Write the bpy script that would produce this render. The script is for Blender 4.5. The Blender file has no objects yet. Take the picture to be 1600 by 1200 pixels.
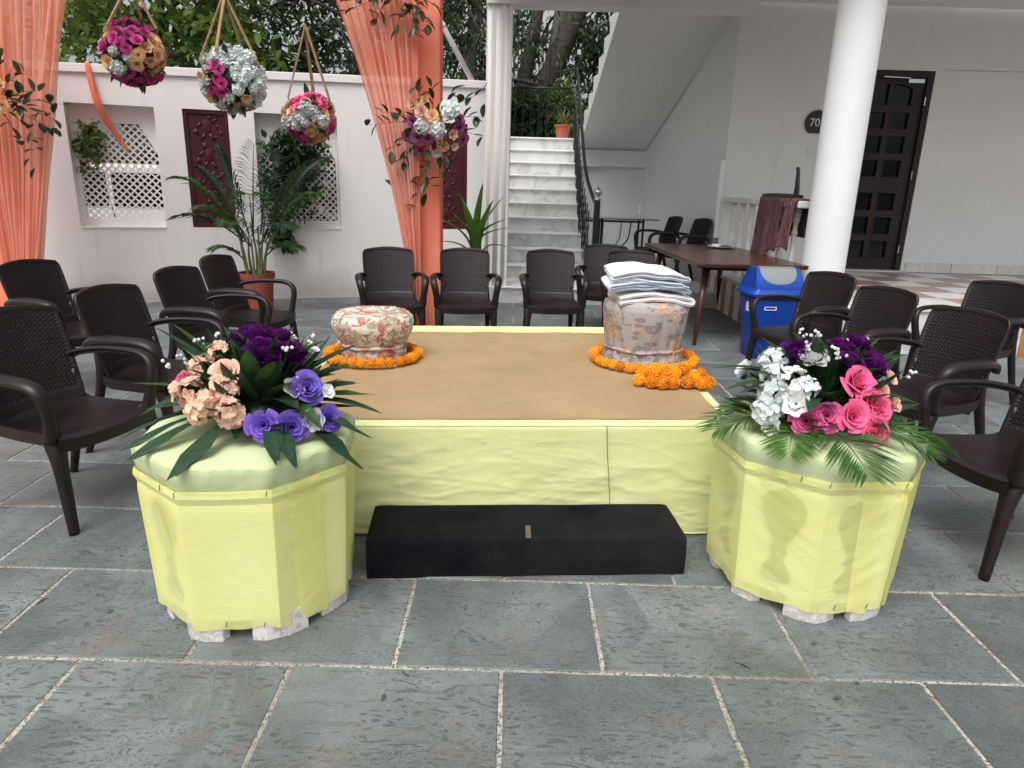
import bpy, math, random
import numpy as np
from mathutils import Vector, Matrix, noise
R = math.radians
PI = math.pi
random.seed(7)
rng = np.random.default_rng(7)
scene = bpy.context.scene
col = scene.collection

# ------------------------------------------------------------ camera
cam_d = bpy.data.cameras.new('camera')
cam = bpy.data.objects.new('camera', cam_d)
col.objects.link(cam)
scene.camera = cam
cam_d.sensor_width = 36.0
cam_d.lens = 1080.0 / 1600.0 * 36.0
cam_d.clip_start = 0.05
cam_d.clip_end = 2000.0
PITCH = math.atan(312 / 1080.0)
ROLL = R(1.6)
fw = Vector((0, math.cos(PITCH), -math.sin(PITCH)))
r0 = Vector((1, 0, 0))
u0 = r0.cross(fw)
ci = r0 * math.cos(ROLL) + u0 * math.sin(ROLL)
cj = u0 * math.cos(ROLL) - r0 * math.sin(ROLL)
cam.matrix_world = Matrix(((ci.x, cj.x, -fw.x, 0.0), (ci.y, cj.y, -fw.y, 0.0), (ci.z, cj.z, -fw.z, 1.45), (0, 0, 0, 1)))

# ------------------------------------------------------------ sky, sun, exposure
SUN_EL, SUN_AZ = R(60), R(200)          # high, veiled, behind and to the left of the camera
world = bpy.data.worlds.new('World')
scene.world = world
world.use_nodes = True
wn = world.node_tree.nodes
wl = world.node_tree.links
wn.clear()
w_out = wn.new('ShaderNodeOutputWorld')
w_bg = wn.new('ShaderNodeBackground')
w_sky = wn.new('ShaderNodeTexSky')
w_sky.sky_type = 'NISHITA'
w_sky.sun_disc = False
w_sky.sun_elevation = SUN_EL
w_sky.sun_rotation = SUN_AZ
w_sky.dust_density = 6.0
w_sky.air_density = 1.0
w_hs = wn.new('ShaderNodeHueSaturation')
w_hs.inputs['Saturation'].default_value = 0.16      # overcast: the cloud cover is nearly white
wl.new(w_sky.outputs[0], w_hs.inputs['Color'])
wl.new(w_hs.outputs[0], w_bg.inputs[0])
w_bg.inputs[1].default_value = 0.15
wl.new(w_bg.outputs[0], w_out.inputs[0])
sun_d = bpy.data.lights.new('sun', 'SUN')
sun_d.energy = 1.2
sun_d.angle = R(35)
sun_d.color = (1.0, 0.97, 0.93)
sun = bpy.data.objects.new('sun', sun_d)
col.objects.link(sun)
sd = Vector((math.sin(SUN_AZ) * math.cos(SUN_EL), math.cos(SUN_AZ) * math.cos(SUN_EL), math.sin(SUN_EL)))
sun.rotation_euler = sd.to_track_quat('Z', 'Y').to_euler()
scene.view_settings.view_transform = 'Standard'
scene.view_settings.look = 'None'
scene.view_settings.gamma = 1.0
scene.view_settings.use_curve_mapping = False
scene.view_settings.exposure = 0.26
scene.cycles.max_bounces = 7
scene.cycles.diffuse_bounces = 4
scene.cycles.glossy_bounces = 3
scene.cycles.transmission_bounces = 4
scene.cycles.transparent_max_bounces = 12

# ------------------------------------------------------------ materials
def rgb(*c):
    return (c[0], c[1], c[2], 1.0)

class NT:
    def __init__(s, name):
        m = bpy.data.materials.new(name)
        m.use_nodes = True
        s.m = m
        s.t = m.node_tree
        s.n = s.t.nodes
        s.n.clear()
        s.out = s.n.new('ShaderNodeOutputMaterial')
    def new(s, typ, **kw):
        nd = s.n.new('ShaderNode' + typ)
        for k, v in kw.items():
            if k in ('operation', 'blend_type', 'data_type', 'feature', 'distance', 'noise_dimensions', 'voronoi_dimensions', 'wave_type', 'bands_direction', 'noise_type', 'vector_type', 'interpolation_type', 'clamp', 'use_clamp'):
                setattr(nd, k, v)
            else:
                s.set(nd, k, v)
        return nd
    def set(s, nd, k, v):
        key = int(k[1:]) if (k[0] == 'i' and k[1:].isdigit()) else k.replace('_', ' ')
        sock = nd.inputs[key]
        if isinstance(v, bpy.types.NodeSocket):
            s.t.links.new(v, sock)
        else:
            sock.default_value = v
    def coord(s, kind='Object', scale=(1, 1, 1), rot=(0, 0, 0), rand=0.0):
        tc = s.new('TexCoord')
        v = tc.outputs[kind]
        if rand:
            oi = s.new('ObjectInfo')
            mu = s.new('Math', operation='MULTIPLY', i0=oi.outputs['Random'], i1=rand)
            v = s.new('VectorMath', operation='ADD', i0=v, i1=mu.outputs[0]).outputs[0]
        mp = s.new('Mapping', Vector=v, Scale=scale, Rotation=rot)
        return mp.outputs[0]
    def noise(s, vec, scale=5, detail=4, rough=0.55, dist=0.0):
        nd = s.new('TexNoise', Vector=vec, Scale=scale, Detail=detail, Roughness=rough, Distortion=dist)
        return nd.outputs['Fac']
    def vor(s, vec, scale=5, feature='F1', out='Distance', rnd=1.0, dim='3D'):
        nd = s.new('TexVoronoi', feature=feature, voronoi_dimensions=dim, Vector=vec, Scale=scale, Randomness=rnd)
        return nd.outputs[out]
    def ramp(s, fac, stops):
        nd = s.n.new('ShaderNodeValToRGB')
        s.t.links.new(fac, nd.inputs[0])
        e = nd.color_ramp.elements
        while len(e) < len(stops):
            e.new(0.5)
        for k, (p, c) in enumerate(stops):
            e[k].position = p
            e[k].color = c if isinstance(c, tuple) else (c, c, c, 1)
        return nd.outputs[0]
    def mix(s, fac, a, b, mode='MIX'):
        nd = s.new('MixRGB', blend_type=mode)
        for k, v in ((0, fac), (1, a), (2, b)):
            if isinstance(v, bpy.types.NodeSocket):
                s.t.links.new(v, nd.inputs[k])
            else:
                nd.inputs[k].default_value = v
        return nd.outputs[0]
    def math(s, op, a, b=0.0, clamp=False):
        nd = s.new('Math', operation=op, use_clamp=clamp)
        for k, v in ((0, a), (1, b)):
            if isinstance(v, bpy.types.NodeSocket):
                s.t.links.new(v, nd.inputs[k])
            else:
                nd.inputs[k].default_value = v
        return nd.outputs[0]
    def bump(s, h, strength=0.3, dist=0.01):
        return s.new('Bump', Height=h, Strength=strength, Distance=dist).outputs[0]
    def bsdf(s, color, rough=0.6, normal=None, spec=0.4, **kw):
        b = s.new('BsdfPrincipled')
        s.set(b, 'Base_Color', color)
        s.set(b, 'Roughness', rough)
        b.inputs['Specular IOR Level'].default_value = spec
        if normal is not None:
            s.t.links.new(normal, b.inputs['Normal'])
        for k, v in kw.items():
            s.set(b, k, v)
        return b.outputs[0]
    def end(s, sh):
        s.t.links.new(sh, s.out.inputs[0])
        return s.m

def plain(name, c, rough=0.6, var=0.12, scale=6.0, bump=0.0, bscale=60.0, spec=0.4, **kw):
    t = NT(name)
    v = t.coord(rand=7.0)
    n = t.noise(v, scale, 5, 0.6)
    lo = rgb(*[x * (1 - var) for x in c])
    hi = rgb(*[min(1, x * (1 + var)) for x in c])
    cc = t.ramp(n, [(0.3, lo), (0.7, hi)])
    nm = t.bump(t.noise(v, bscale, 3), bump, 0.004) if bump else None
    return t.end(t.bsdf(cc, rough, nm, spec, **kw))

def petal(name, c1, c2, tr=0.25, edge=None):
    t = NT(name)
    oi = t.new('ObjectInfo')
    v = t.coord(rand=9.0)
    n = t.noise(v, 40, 3)
    c = t.mix(n, rgb(*c1), rgb(*c2))
    hs = t.new('HueSaturation', Color=c, Value=t.math('ADD', t.math('MULTIPLY', oi.outputs['Random'], 0.3), 0.85))
    t.set(hs, 'Hue', t.math('ADD', t.math('MULTIPLY', oi.outputs['Random'], 0.02), 0.49))
    c = hs.outputs[0]
    d = t.bsdf(c, 0.65, None, 0.2)
    tl = t.new('BsdfTranslucent', Color=c)
    mx = t.new('MixShader', Fac=tr)
    t.t.links.new(d, mx.inputs[1])
    t.t.links.new(tl.outputs[0], mx.inputs[2])
    return t.end(mx.outputs[0])

def leafmat(name, c1, c2, rough=0.4, tr=0.3, scale=3.0, spec=0.4, yellow=0.0):
    t = NT(name)
    v = t.coord(rand=5.0)
    n = t.noise(v, scale, 3)
    n2 = t.noise(v, scale * 9, 2)
    c = t.mix(t.ramp(n, [(0.35, 0.0), (0.65, 1.0)]), rgb(*c1), rgb(*c2))
    c = t.mix(0.35, c, t.ramp(n2, [(0.3, rgb(*[x * .6 for x in c1])), (0.7, rgb(*[x * 1.4 for x in c2]))]))
    d = t.bsdf(c, rough, None, spec)
    tl = t.new('BsdfTranslucent', Color=t.mix(0.5, c, rgb(c2[0] * 1.5, c2[1] * 1.5, c2[2] * .6)))
    mx = t.new('MixShader', Fac=tr)
    t.t.links.new(d, mx.inputs[1])
    t.t.links.new(tl.outputs[0], mx.inputs[2])
    return t.end(mx.outputs[0])

def clothmat(name, c, c2, trans=0.0, transl=0.25, scale=4.0, weave=500.0, dirt=None, crumple=.6):
    t = NT(name)
    v = t.coord()
    n = t.noise(v, scale, 5, 0.6, 0.6)
    cc = t.mix(t.ramp(n, [(0.3, 0.0), (0.7, 1.0)]), rgb(*c), rgb(*c2))
    if dirt:
        dn = t.noise(v, 9.0, 6, 0.7, 1.2)
        cc = t.mix(t.ramp(dn, [(0.63, 0.0), (0.78, 0.55)]), cc, rgb(*dirt))
    cr = t.math('ABSOLUTE', t.math('SUBTRACT', t.noise(t.coord(scale=(1, 1, 1.8), rot=(.5, .3, .4)), 7.0, 6, .62, 1.6), .5))
    hh = t.math('ADD', t.math('MULTIPLY', cr, crumple), t.math('MULTIPLY', t.noise(v, weave, 2), .04))
    nm = t.bump(hh, 0.5, 0.012)
    b = t.bsdf(cc, 0.9, nm, 0.1)
    tl = t.new('BsdfTranslucent', Color=cc)
    mx = t.new('MixShader', Fac=transl)
    t.t.links.new(b, mx.inputs[1])
    t.t.links.new(tl.outputs[0], mx.inputs[2])
    sh = mx.outputs[0]
    if trans:
        tp = t.new('BsdfTransparent')
        m2 = t.new('MixShader', Fac=trans)
        t.t.links.new(sh, m2.inputs[1])
        t.t.links.new(tp.outputs[0], m2.inputs[2])
        sh = m2.outputs[0]
    return t.end(sh)

M = {}
def mats():
    # slate slabs
    t = NT('slate')
    v = t.coord(rand=40.0)
    oi = t.new('ObjectInfo')
    n1 = t.noise(v, 2.2, 6, 0.62, 0.4)
    c = t.ramp(n1, [(0.30, rgb(.068, .082, .084)), (0.5, rgb(.126, .147, .150)), (0.70, rgb(.202, .227, .234))])
    tint = t.ramp(oi.outputs['Random'], [(0.0, rgb(.74, .82, .84)), (0.3, rgb(.96, 1.0, .95)), (0.6, rgb(1.10, 1.13, 1.18)), (0.85, rgb(1.0, .98, .93)), (1.0, rgb(.84, .88, .86))])
    c = t.mix(1.0, c, tint, 'MULTIPLY')
    # cleft flecks, stretched along the bedding
    vs = t.coord(rand=40.0, scale=(1.0, 2.6, 1.0), rot=(0, 0, .6))
    wv = t.new('TexNoise', Vector=vs, Scale=6.0, Detail=3.0)
    vd = t.new('VectorMath', operation='ADD', i0=vs, i1=t.new('VectorMath', operation='SCALE', i0=wv.outputs['Color'], Scale=.25).outputs[0]).outputs[0]
    sp = t.vor(vd, 15, dim='2D')
    msk = t.noise(v, 3.5, 3)
    f = t.math('MULTIPLY', t.ramp(sp, [(0.15, 1.0), (0.24, 0.0)]), t.ramp(msk, [(0.40, 0.0), (0.54, 1.0)]))
    c = t.mix(t.math('MULTIPLY', f, .80), c, rgb(.052, .058, .054))
    sp2 = t.vor(vd, 40, dim='2D')
    f2 = t.math('MULTIPLY', t.ramp(sp2, [(0.16, 1.0), (0.26, 0.0)]), t.ramp(t.noise(v, 5.0, 3), [(0.38, 0.0), (0.52, 1.0)]))
    c = t.mix(t.math('MULTIPLY', f2, .80), c, rgb(.052, .050, .044))
    pt = t.noise(t.coord(rand=61.0, scale=(1.4, .8, 1)), 1.9, 5, .7, 1.5)
    c = t.mix(t.ramp(pt, [(0.55, 0.0), (0.63, .42)]), c, rgb(.055, .062, .060))
    # scratches and drag marks
    vl = t.coord(rand=40.0, scale=(1.5, 26, 1), rot=(0, 0, .75))
    sc = t.noise(vl, 2.2, 3, 0.5)
    c = t.mix(t.ramp(sc, [(0.60, 0.0), (0.68, 0.5)]), c, rgb(.07, .075, .07))
    vl2 = t.coord(rand=90.0, scale=(1.0, 60, 1), rot=(0, 0, -.5))
    c = t.mix(t.ramp(t.noise(vl2, 1.6, 2, 0.5), [(0.72, 0.0), (0.75, 0.25)]), c, rgb(.36, .37, .36))
    # rust
    ru = t.noise(v, 4.2, 5, 0.65, 0.8)
    c = t.mix(t.ramp(ru, [(0.56, 0.0), (0.74, 0.5)]), c, rgb(.19, .125, .085))
    gr = t.noise(v, 180, 2)
    c = t.mix(.16, c, t.ramp(gr, [(0.3, 0.02), (0.7, 0.42)]))
    h = t.math('ADD', t.math('MULTIPLY', t.noise(v, 9, 5, .6), 1.0), t.math('MULTIPLY', f, -.5))
    nm = t.bump(h, 0.28, 0.006)
    M['slate'] = t.end(t.bsdf(c, t.ramp(n1, [(0.3, .40), (0.7, .58)]), nm, 0.42))
    # joint mortar
    t = NT('mortar')
    v = t.coord()
    g = t.vor(v, 150, out='Color')
    gv = t.new('SeparateColor', Color=g).outputs[0]
    c = t.ramp(gv, [(0.05, rgb(.11, .095, .08)), (0.3, rgb(.30, .27, .235)), (0.65, rgb(.44, .41, .365)), (1.0, rgb(.53, .51, .47))])
    c = t.mix(t.ramp(t.noise(v, 1.7, 4), [(0.42, 0.0), (0.66, .75)]), c, rgb(.17, .145, .125))
    M['mortar'] = t.end(t.bsdf(c, .9, t.bump(gv, .6, .003), .2))
    # painted walls
    def paint(name, c, dirt, damp=0.0):
        t = NT(name)
        v = t.coord()
        n = t.noise(v, 1.1, 6, 0.65)
        cc = t.ramp(n, [(0.3, rgb(*[x * .93 for x in c])), (0.7, rgb(*c))])
        vs = t.coord(scale=(5.0, 5.0, .5))
        st = t.noise(vs, 1.6, 5, .65)
        cc = t.mix(t.ramp(st, [(0.60, 0.0), (0.85, dirt)]), cc, rgb(.33, .31, .28))
        sp = t.noise(v, 22, 3, .6)
        cc = t.mix(t.ramp(sp, [(0.70, 0.0), (0.76, dirt)]), cc, rgb(.35, .33, .31))
        if damp:
            z = t.new('SeparateXYZ', Vector=t.new('TexCoord').outputs['Object']).outputs[2]
            zz = t.math('ADD', z, t.math('MULTIPLY', t.noise(v, 2.5, 5), .5))
            cc = t.mix(t.ramp(zz, [(0.30, damp), (0.62, 0.0)]), cc, rgb(.38, .35, .33))
        nm = t.bump(t.noise(v, 60, 4, .6), .12, .004)
        return t.end(t.bsdf(cc, .75, nm, .25))
    M['wall_white'] = paint('wall_white', (.80, .785, .785), .42, .6)
    M['wall_grey'] = paint('wall_grey', (.74, .755, .75), .27)
    M['ceiling'] = paint('ceiling_paint', (.72, .73, .73), .12)
    M['column'] = paint('column_paint', (.84, .85, .86), .12)
    t = NT('streaked_post')
    v = t.coord(scale=(11, 11, .12))
    n = t.noise(v, 2.0, 5, .6)
    c = t.ramp(n, [(0.27, rgb(.50, .38, .29)), (0.36, rgb(.68, .62, .56)), (0.48, rgb(.74, .72, .70)), (0.75, rgb(.82, .82, .81))])
    M['post'] = t.end(t.bsdf(c, .75, t.bump(n, .2, .006), .25))
    # marble
    def marble(name, base, vein, amt=.75, sc=1.0):
        t = NT(name)
        v = t.coord(rand=30.0, scale=(1, 1, 1), rot=(.3, .5, .4))
        d = t.new('TexNoise', Vector=v, Scale=2.3 * sc, Detail=6.0)
        vv = t.new('VectorMath', operation='ADD', i0=v, i1=t.new('VectorMath', operation='SCALE', i0=d.outputs['Color'], Scale=.9).outputs[0]).outputs[0]
        w = t.noise(vv, 2.2 * sc, 5, .6, .6)
        w2 = t.math('ABSOLUTE', t.math('SUBTRACT', w, .5))
        c = t.mix(t.ramp(w2, [(0.0, amt), (0.05, .12), (0.16, 0.0)]), rgb(*base), rgb(*vein))
        c = t.mix(t.ramp(t.noise(v, 1.6, 4), [(0.4, 0.0), (0.75, .45)]), c, rgb(*[x * .72 for x in base]))
        return t.end(t.bsdf(c, .32, None, .45))
    M['marble'] = marble('marble', (.70, .70, .69), (.20, .20, .20), .5, .7)
    M['marble_plain'] = marble('marble_plain', (.70, .69, .67), (.40, .38, .36), .4)
    M['marble_brown'] = marble('marble_brown', (.42, .20, .07), (.22, .10, .04), .5)
    M['marble_pink'] = marble('marble_pink', (.36, .235, .205), (.25, .16, .14), .4)
    M['marble_stair_lip'] = plain('marble_lip', (.82, .82, .81), .3, .06)
    M['stone_old'] = plain('old_stone', (.68, .67, .64), .8, .14, 10, .3, 50)
    M['stone_chip'] = marble('chipped_stone', (.74, .71, .68), (.20, .17, .15), .55, 2.5)
    M['redpanel'] = plain('oxblood_wood', (.052, .006, .009), .42, .25, 9, .2, 40)
    # chair plastic
    t = NT('brown_plastic')
    v = t.coord(rand=11.0)
    n = t.noise(v, 5, 5, .6)
    c = t.ramp(n, [(0.3, rgb(.0085, .0045, .0052)), (0.7, rgb(.0155, .0075, .0086))])
    du = t.noise(v, 34, 4, .7)
    c = t.mix(t.ramp(du, [(0.68, 0.0), (0.82, .12)]), c, rgb(.10, .085, .08))
    M['plastic'] = t.end(t.bsdf(c, t.ramp(n, [(0.3, .34), (0.7, .50)]), t.bump(t.noise(v, 260, 2), .08, .002), .42))
    # cloths
    M['skirt'] = clothmat('stage_cloth', (.76, .79, .37), (.83, .86, .47), 0, .15, 3.0, 400, (.42, .44, .20))
    M['yellow'] = clothmat('yellow_cloth', (.955, .94, .33), (.96, .95, .43), .27, .22, 3.0, 420, (.66, .60, .22))
    M['palegreen'] = clothmat('pale_green_cloth', (.60, .69, .38), (.69, .77, .48), 0, .15, 5.0, 400, (.42, .45, .33))
    M['sheer'] = clothmat('sheer_peach', (.95, .40, .27), (.96, .49, .36), .14, .42, 2.0, 300, None, .15)
    M['peach'] = clothmat('peach_cloth', (.92, .27, .17), (.94, .33, .22), 0, .2, 2.0, 300)
    M['towel'] = None
    t = NT('towel_blue_white')
    v = t.coord()
    n = t.noise(v, 9, 4, .6)
    c = t.mix(t.ramp(n, [(0.42, 0.0), (0.72, 1.0)]), rgb(.84, .86, .89), rgb(.68, .78, .86))
    M['towel'] = t.end(t.bsdf(c, .95, t.bump(t.noise(v, 320, 2), .3, .003), .1))
    M['towel_plain'] = plain('towel_plain', (.78, .75, .78), .95, .06, 8, .3, 300, .1)
    M['towel_edge'] = plain('towel_edge', (.20, .26, .40), .9, .2, 20)
    M['brown_cloth'] = plain('brown_drying_cloth', (.135, .070, .072), .95, .35, 14, .5, 120, .1)
    t = NT('carpet')
    v = t.coord()
    n = t.noise(v, 3.0, 6, .6)
    c = t.ramp(n, [(0.3, rgb(.305, .21, .11)), (0.7, rgb(.43, .305, .17))])
    fn = t.noise(v, 420, 2)
    c = t.mix(.25, c, t.ramp(fn, [(0.3, rgb(.20, .13, .06)), (0.7, rgb(.52, .38, .22))]))
    c = t.mix(t.ramp(t.noise(v, 26, 4, .7), [(0.72, 0.0), (0.80, .5)]), c, rgb(.16, .10, .06))
    M['carpet'] = t.end(t.bsdf(c, .97, t.bump(fn, .35, .004), .05))
    t = NT('black_carpet')
    v = t.coord()
    n = t.noise(v, 2.6, 6, .65)
    c = t.ramp(n, [(0.35, rgb(.0055, .0062, .009)), (0.74, rgb(.022, .021, .021))])
    c = t.mix(t.ramp(t.noise(v, 48, 3, .7), [(0.7, 0.0), (0.78, .35)]), c, rgb(.09, .075, .06))
    M['blackcarpet'] = t.end(t.bsdf(c, .97, t.bump(t.noise(v, 420, 2), .4, .004), .06))
    M['tape'] = plain('old_tape', (.115, .10, .075), .8, .2, 40)
    # printed stool covers
    def floral(name, base, a, b, leaf, stem, sc, lt=.43):
        t = NT(name)
        v = t.coord()
        wob = t.new('TexNoise', Vector=v, Scale=sc * 1.2, Detail=3.0)
        vv = t.new('VectorMath', operation='ADD', i0=v, i1=t.new('VectorMath', operation='SCALE', i0=wob.outputs['Color'], Scale=.22).outputs[0]).outputs[0]
        c = t.ramp(t.noise(v, 8, 3), [(0.3, rgb(*[x * .92 for x in base])), (0.7, rgb(*base))])
        w = t.math('ABSOLUTE', t.math('SUBTRACT', t.noise(v, sc * .75, 1, .4, .9), .5))
        c = t.mix(t.ramp(w, [(0.0, .95), (0.032, .0)]), c, rgb(*stem))
        vl = t.coord(scale=(1, 1, 2.2), rot=(.6, .9, .2))
        l = t.vor(vl, sc * 1.5)
        c = t.mix(t.ramp(l, [(lt, .9), (lt + .03, 0.0)]), c, rgb(*leaf))
        lv = t.math('FRACT', t.math('MULTIPLY', l, 14.0))
        c = t.mix(t.math('MULTIPLY', t.ramp(l, [(lt - .01, .7), (lt + .02, 0.0)]), t.ramp(lv, [(0.3, 0.0), (0.6, 1.0)])), c, rgb(*base))
        f0 = t.vor(v, sc * 3.4)
        c = t.mix(t.ramp(f0, [(0.27, .8), (0.32, 0.0)]), c, rgb(*[x * .7 for x in b]))
        f = t.vor(vv, sc * .95)
        pet = t.noise(v, sc * 5.5, 2)
        f = t.math('ADD', f, t.math('MULTIPLY', t.math('SUBTRACT', pet, .5), .28))
        ring = t.math('FRACT', t.math('MULTIPLY', f, 11.0))
        fl = t.mix(t.ramp(ring, [(0.25, 0.0), (0.75, 1.0)]), rgb(*a), rgb(*b))
        c = t.mix(t.ramp(f, [(0.33, .95), (0.37, 0.0)]), c, fl)
        return t.end(t.bsdf(c, .85, t.bump(t.noise(v, 300, 2), .15, .002), .15))
    M['floral1'] = floral('cream_floral', (.66, .60, .52), (.34, .055, .045), (.58, .30, .22), (.16, .16, .09), (.12, .065, .045), 10.0)
    M['floral2'] = floral('grey_floral', (.42, .39, .37), (.42, .19, .12), (.60, .46, .38), (.12, .12, .135), (.20, .165, .15), 7.5, .39)
    # flowers
    M['f_purple'] = petal('petal_purple', (.095, .008, .12), (.15, .014, .19))
    M['f_violet'] = petal('petal_violet', (.19, .105, .58), (.29, .18, .72))
    M['f_peach'] = petal('petal_peach', (.88, .54, .37), (.92, .68, .54))
    M['f_apricot'] = petal('petal_apricot', (.74, .42, .20), (.84, .60, .38))
    M['f_pink'] = petal('petal_pink', (.82, .10, .30), (.90, .23, .45))
    M['f_magenta'] = petal('petal_magenta', (.50, .045, .24), (.66, .11, .36))
    M['f_mauve'] = petal('petal_mauve', (.26, .06, .16), (.36, .12, .24))
    M['f_white'] = petal('petal_white', (.84, .85, .84), (.90, .90, .90))
    M['f_mint'] = petal('petal_mint', (.68, .79, .76), (.85, .88, .88))
    M['f_grey'] = petal('petal_grey', (.50, .53, .52), (.64, .66, .65))
    M['f_marigold'] = petal('petal_marigold', (.93, .36, .018), (.97, .52, .05), .2)
    M['leaf_dark'] = leafmat('leaf_dark', (.012, .030, .014), (.024, .055, .024), .35, .15, 6)
    M['leaf_mid'] = leafmat('leaf_mid', (.022, .060, .018), (.045, .105, .030), .4, .25, 6)
    M['leaf_palm'] = leafmat('leaf_palm', (.028, .080, .018), (.056, .135, .032), .5, .25, 6, .25)
    M['leaf_blue'] = leafmat('leaf_bluegreen', (.018, .045, .026), (.036, .078, .042), .48, .2, 6, .28)
    M['leaf_strap'] = leafmat('leaf_strap', (.05, .13, .022), (.09, .20, .035), .4, .3, 6)
    M['leaf_silk'] = leafmat('leaf_silk_olive', (.035, .050, .022), (.065, .085, .042), .55, .25, 8)
    M['leaf_yellowing'] = leafmat('leaf_yellowing', (.10, .12, .04), (.20, .17, .06), .5, .25, 8)
    M['tree_light'] = leafmat('tree_leaf_light', (.060, .125, .026), (.125, .20, .046), .45, .4, .9)
    M['tree_dark'] = leafmat('tree_leaf_dark', (.022, .050, .020), (.045, .085, .030), .45, .3, .9)
    M['tree_deep'] = leafmat('tree_leaf_deep', (.016, .036, .016), (.034, .062, .026), .45, .3, .9)
    M['bark'] = plain('bark', (.060, .050, .042), .9, .4, 9, .8, 30, .15)
    M['bark_pale'] = plain('bark_pale', (.115, .100, .088), .9, .35, 9, .8, 30, .15)
    M['cane'] = plain('palm_cane', (.16, .19, .07), .6, .3, 20)
    M['slat_wood'] = plain('slat_wood', (.30, .185, .085), .7, .25, 18, .3, 90)
    M['terracotta'] = plain('terracotta', (.24, .055, .040), .75, .25, 12, .3, 60)
    M['pot_orange'] = plain('orange_pot', (.42, .10, .06), .7, .15, 12)
    M['soil'] = plain('soil', (.04, .03, .022), .95, .4, 40, .8, 80)
    M['iron'] = plain('black_iron', (.012, .014, .014), .4, .3, 20, .1, 80)
    M['steel'] = plain('polished_steel', (.62, .62, .63), .22, .1, 20, Metallic=1.0)
    M['black_glass'] = plain('black_glass', (.008, .009, .010), .06, .1, 4, spec=.6)
    M['table_wood'] = None
    t = NT('table_wood')
    v = t.coord(scale=(1.0, 14.0, 14.0), rot=(0, 0, PI / 2))
    n = t.noise(v, 3.0, 5, .6, .6)
    c = t.ramp(n, [(0.3, rgb(.050, .017, .011)), (0.7, rgb(.088, .032, .020))])
    M['table_wood'] = t.end(t.bsdf(c, .26, t.bump(n, .06, .003), .45))
    M['door_wood'] = plain('door_wood', (.019, .012, .011), .45, .3, 14, .15, 50)
    t = NT('door_glass')
    M['door_glass'] = t.end(t.bsdf(rgb(.004, .005, .010), .10, None, .28))
    M['bin_blue'] = plain('bin_blue', (.005, .050, .34), .38, .12, 8)
    M['bin_grey'] = plain('bin_flap', (.21, .23, .24), .5, .08, 8)
    M['black_rim'] = plain('black_rim', (.010, .010, .014), .4, .2, 8)
    M['white_print'] = plain('white_print', (.72, .72, .72), .6, .05)
    M['porcelain'] = plain('porcelain', (.78, .77, .75), .25, .05)
    M['food'] = plain('leftover_food', (.11, .055, .028), .7, .5, 60)
    t = NT('clear_glass')
    M['glass'] = t.end(t.bsdf(rgb(.95, .96, .96), .03, None, .5, Transmission_Weight=.92, IOR=1.3))
    t = NT('bottle_plastic')
    M['bottle'] = t.end(t.bsdf(rgb(.90, .93, .94), .12, None, .5, Transmission_Weight=.6, IOR=1.2))
    M['sign'] = plain('sign_dark', (.030, .024, .022), .4, .2, 20)
    M['sign_rim'] = plain('sign_rim', (.060, .042, .032), .5, .2, 20)
    M['switch'] = plain('switch_white', (.70, .71, .71), .4, .04)
    M['twig'] = plain('twig', (.07, .05, .035), .9, .3, 40)
    M['dry'] = plain('dry_leaf', (.10, .06, .035), .8, .4, 40)
    M['earth'] = plain('earth', (.11, .10, .085), .95, .3, 1.5, .4, 12, .1)
    M['car_white'] = plain('car_white', (.80, .80, .80), .2, .03, 2, spec=.5)
    M['rubber'] = plain('rubber', (.015, .015, .015), .8, .2, 20)
    M['pvc'] = plain('grey_pole', (.50, .46, .43), .6, .15, 8)
mats()

# ------------------------------------------------------------ mesh builder
def catmull(pts, k=6):
    pts = [Vector(p) for p in pts]
    out = []
    n = len(pts)
    for a in range(n - 1):
        p0 = pts[max(a - 1, 0)]; p1 = pts[a]; p2 = pts[a + 1]; p3 = pts[min(a + 2, n - 1)]
        for q in range(k):
            t = q / k
            out.append(0.5 * ((2 * p1) + (p2 - p0) * t + (2 * p0 - 5 * p1 + 4 * p2 - p3) * t * t + (3 * p1 - p0 - 3 * p2 + p3) * t ** 3))
    out.append(pts[-1])
    return out

def lerpl(vals, m):
    xs = np.linspace(0, 1, len(vals))
    return np.interp(np.linspace(0, 1, m), xs, vals)

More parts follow.
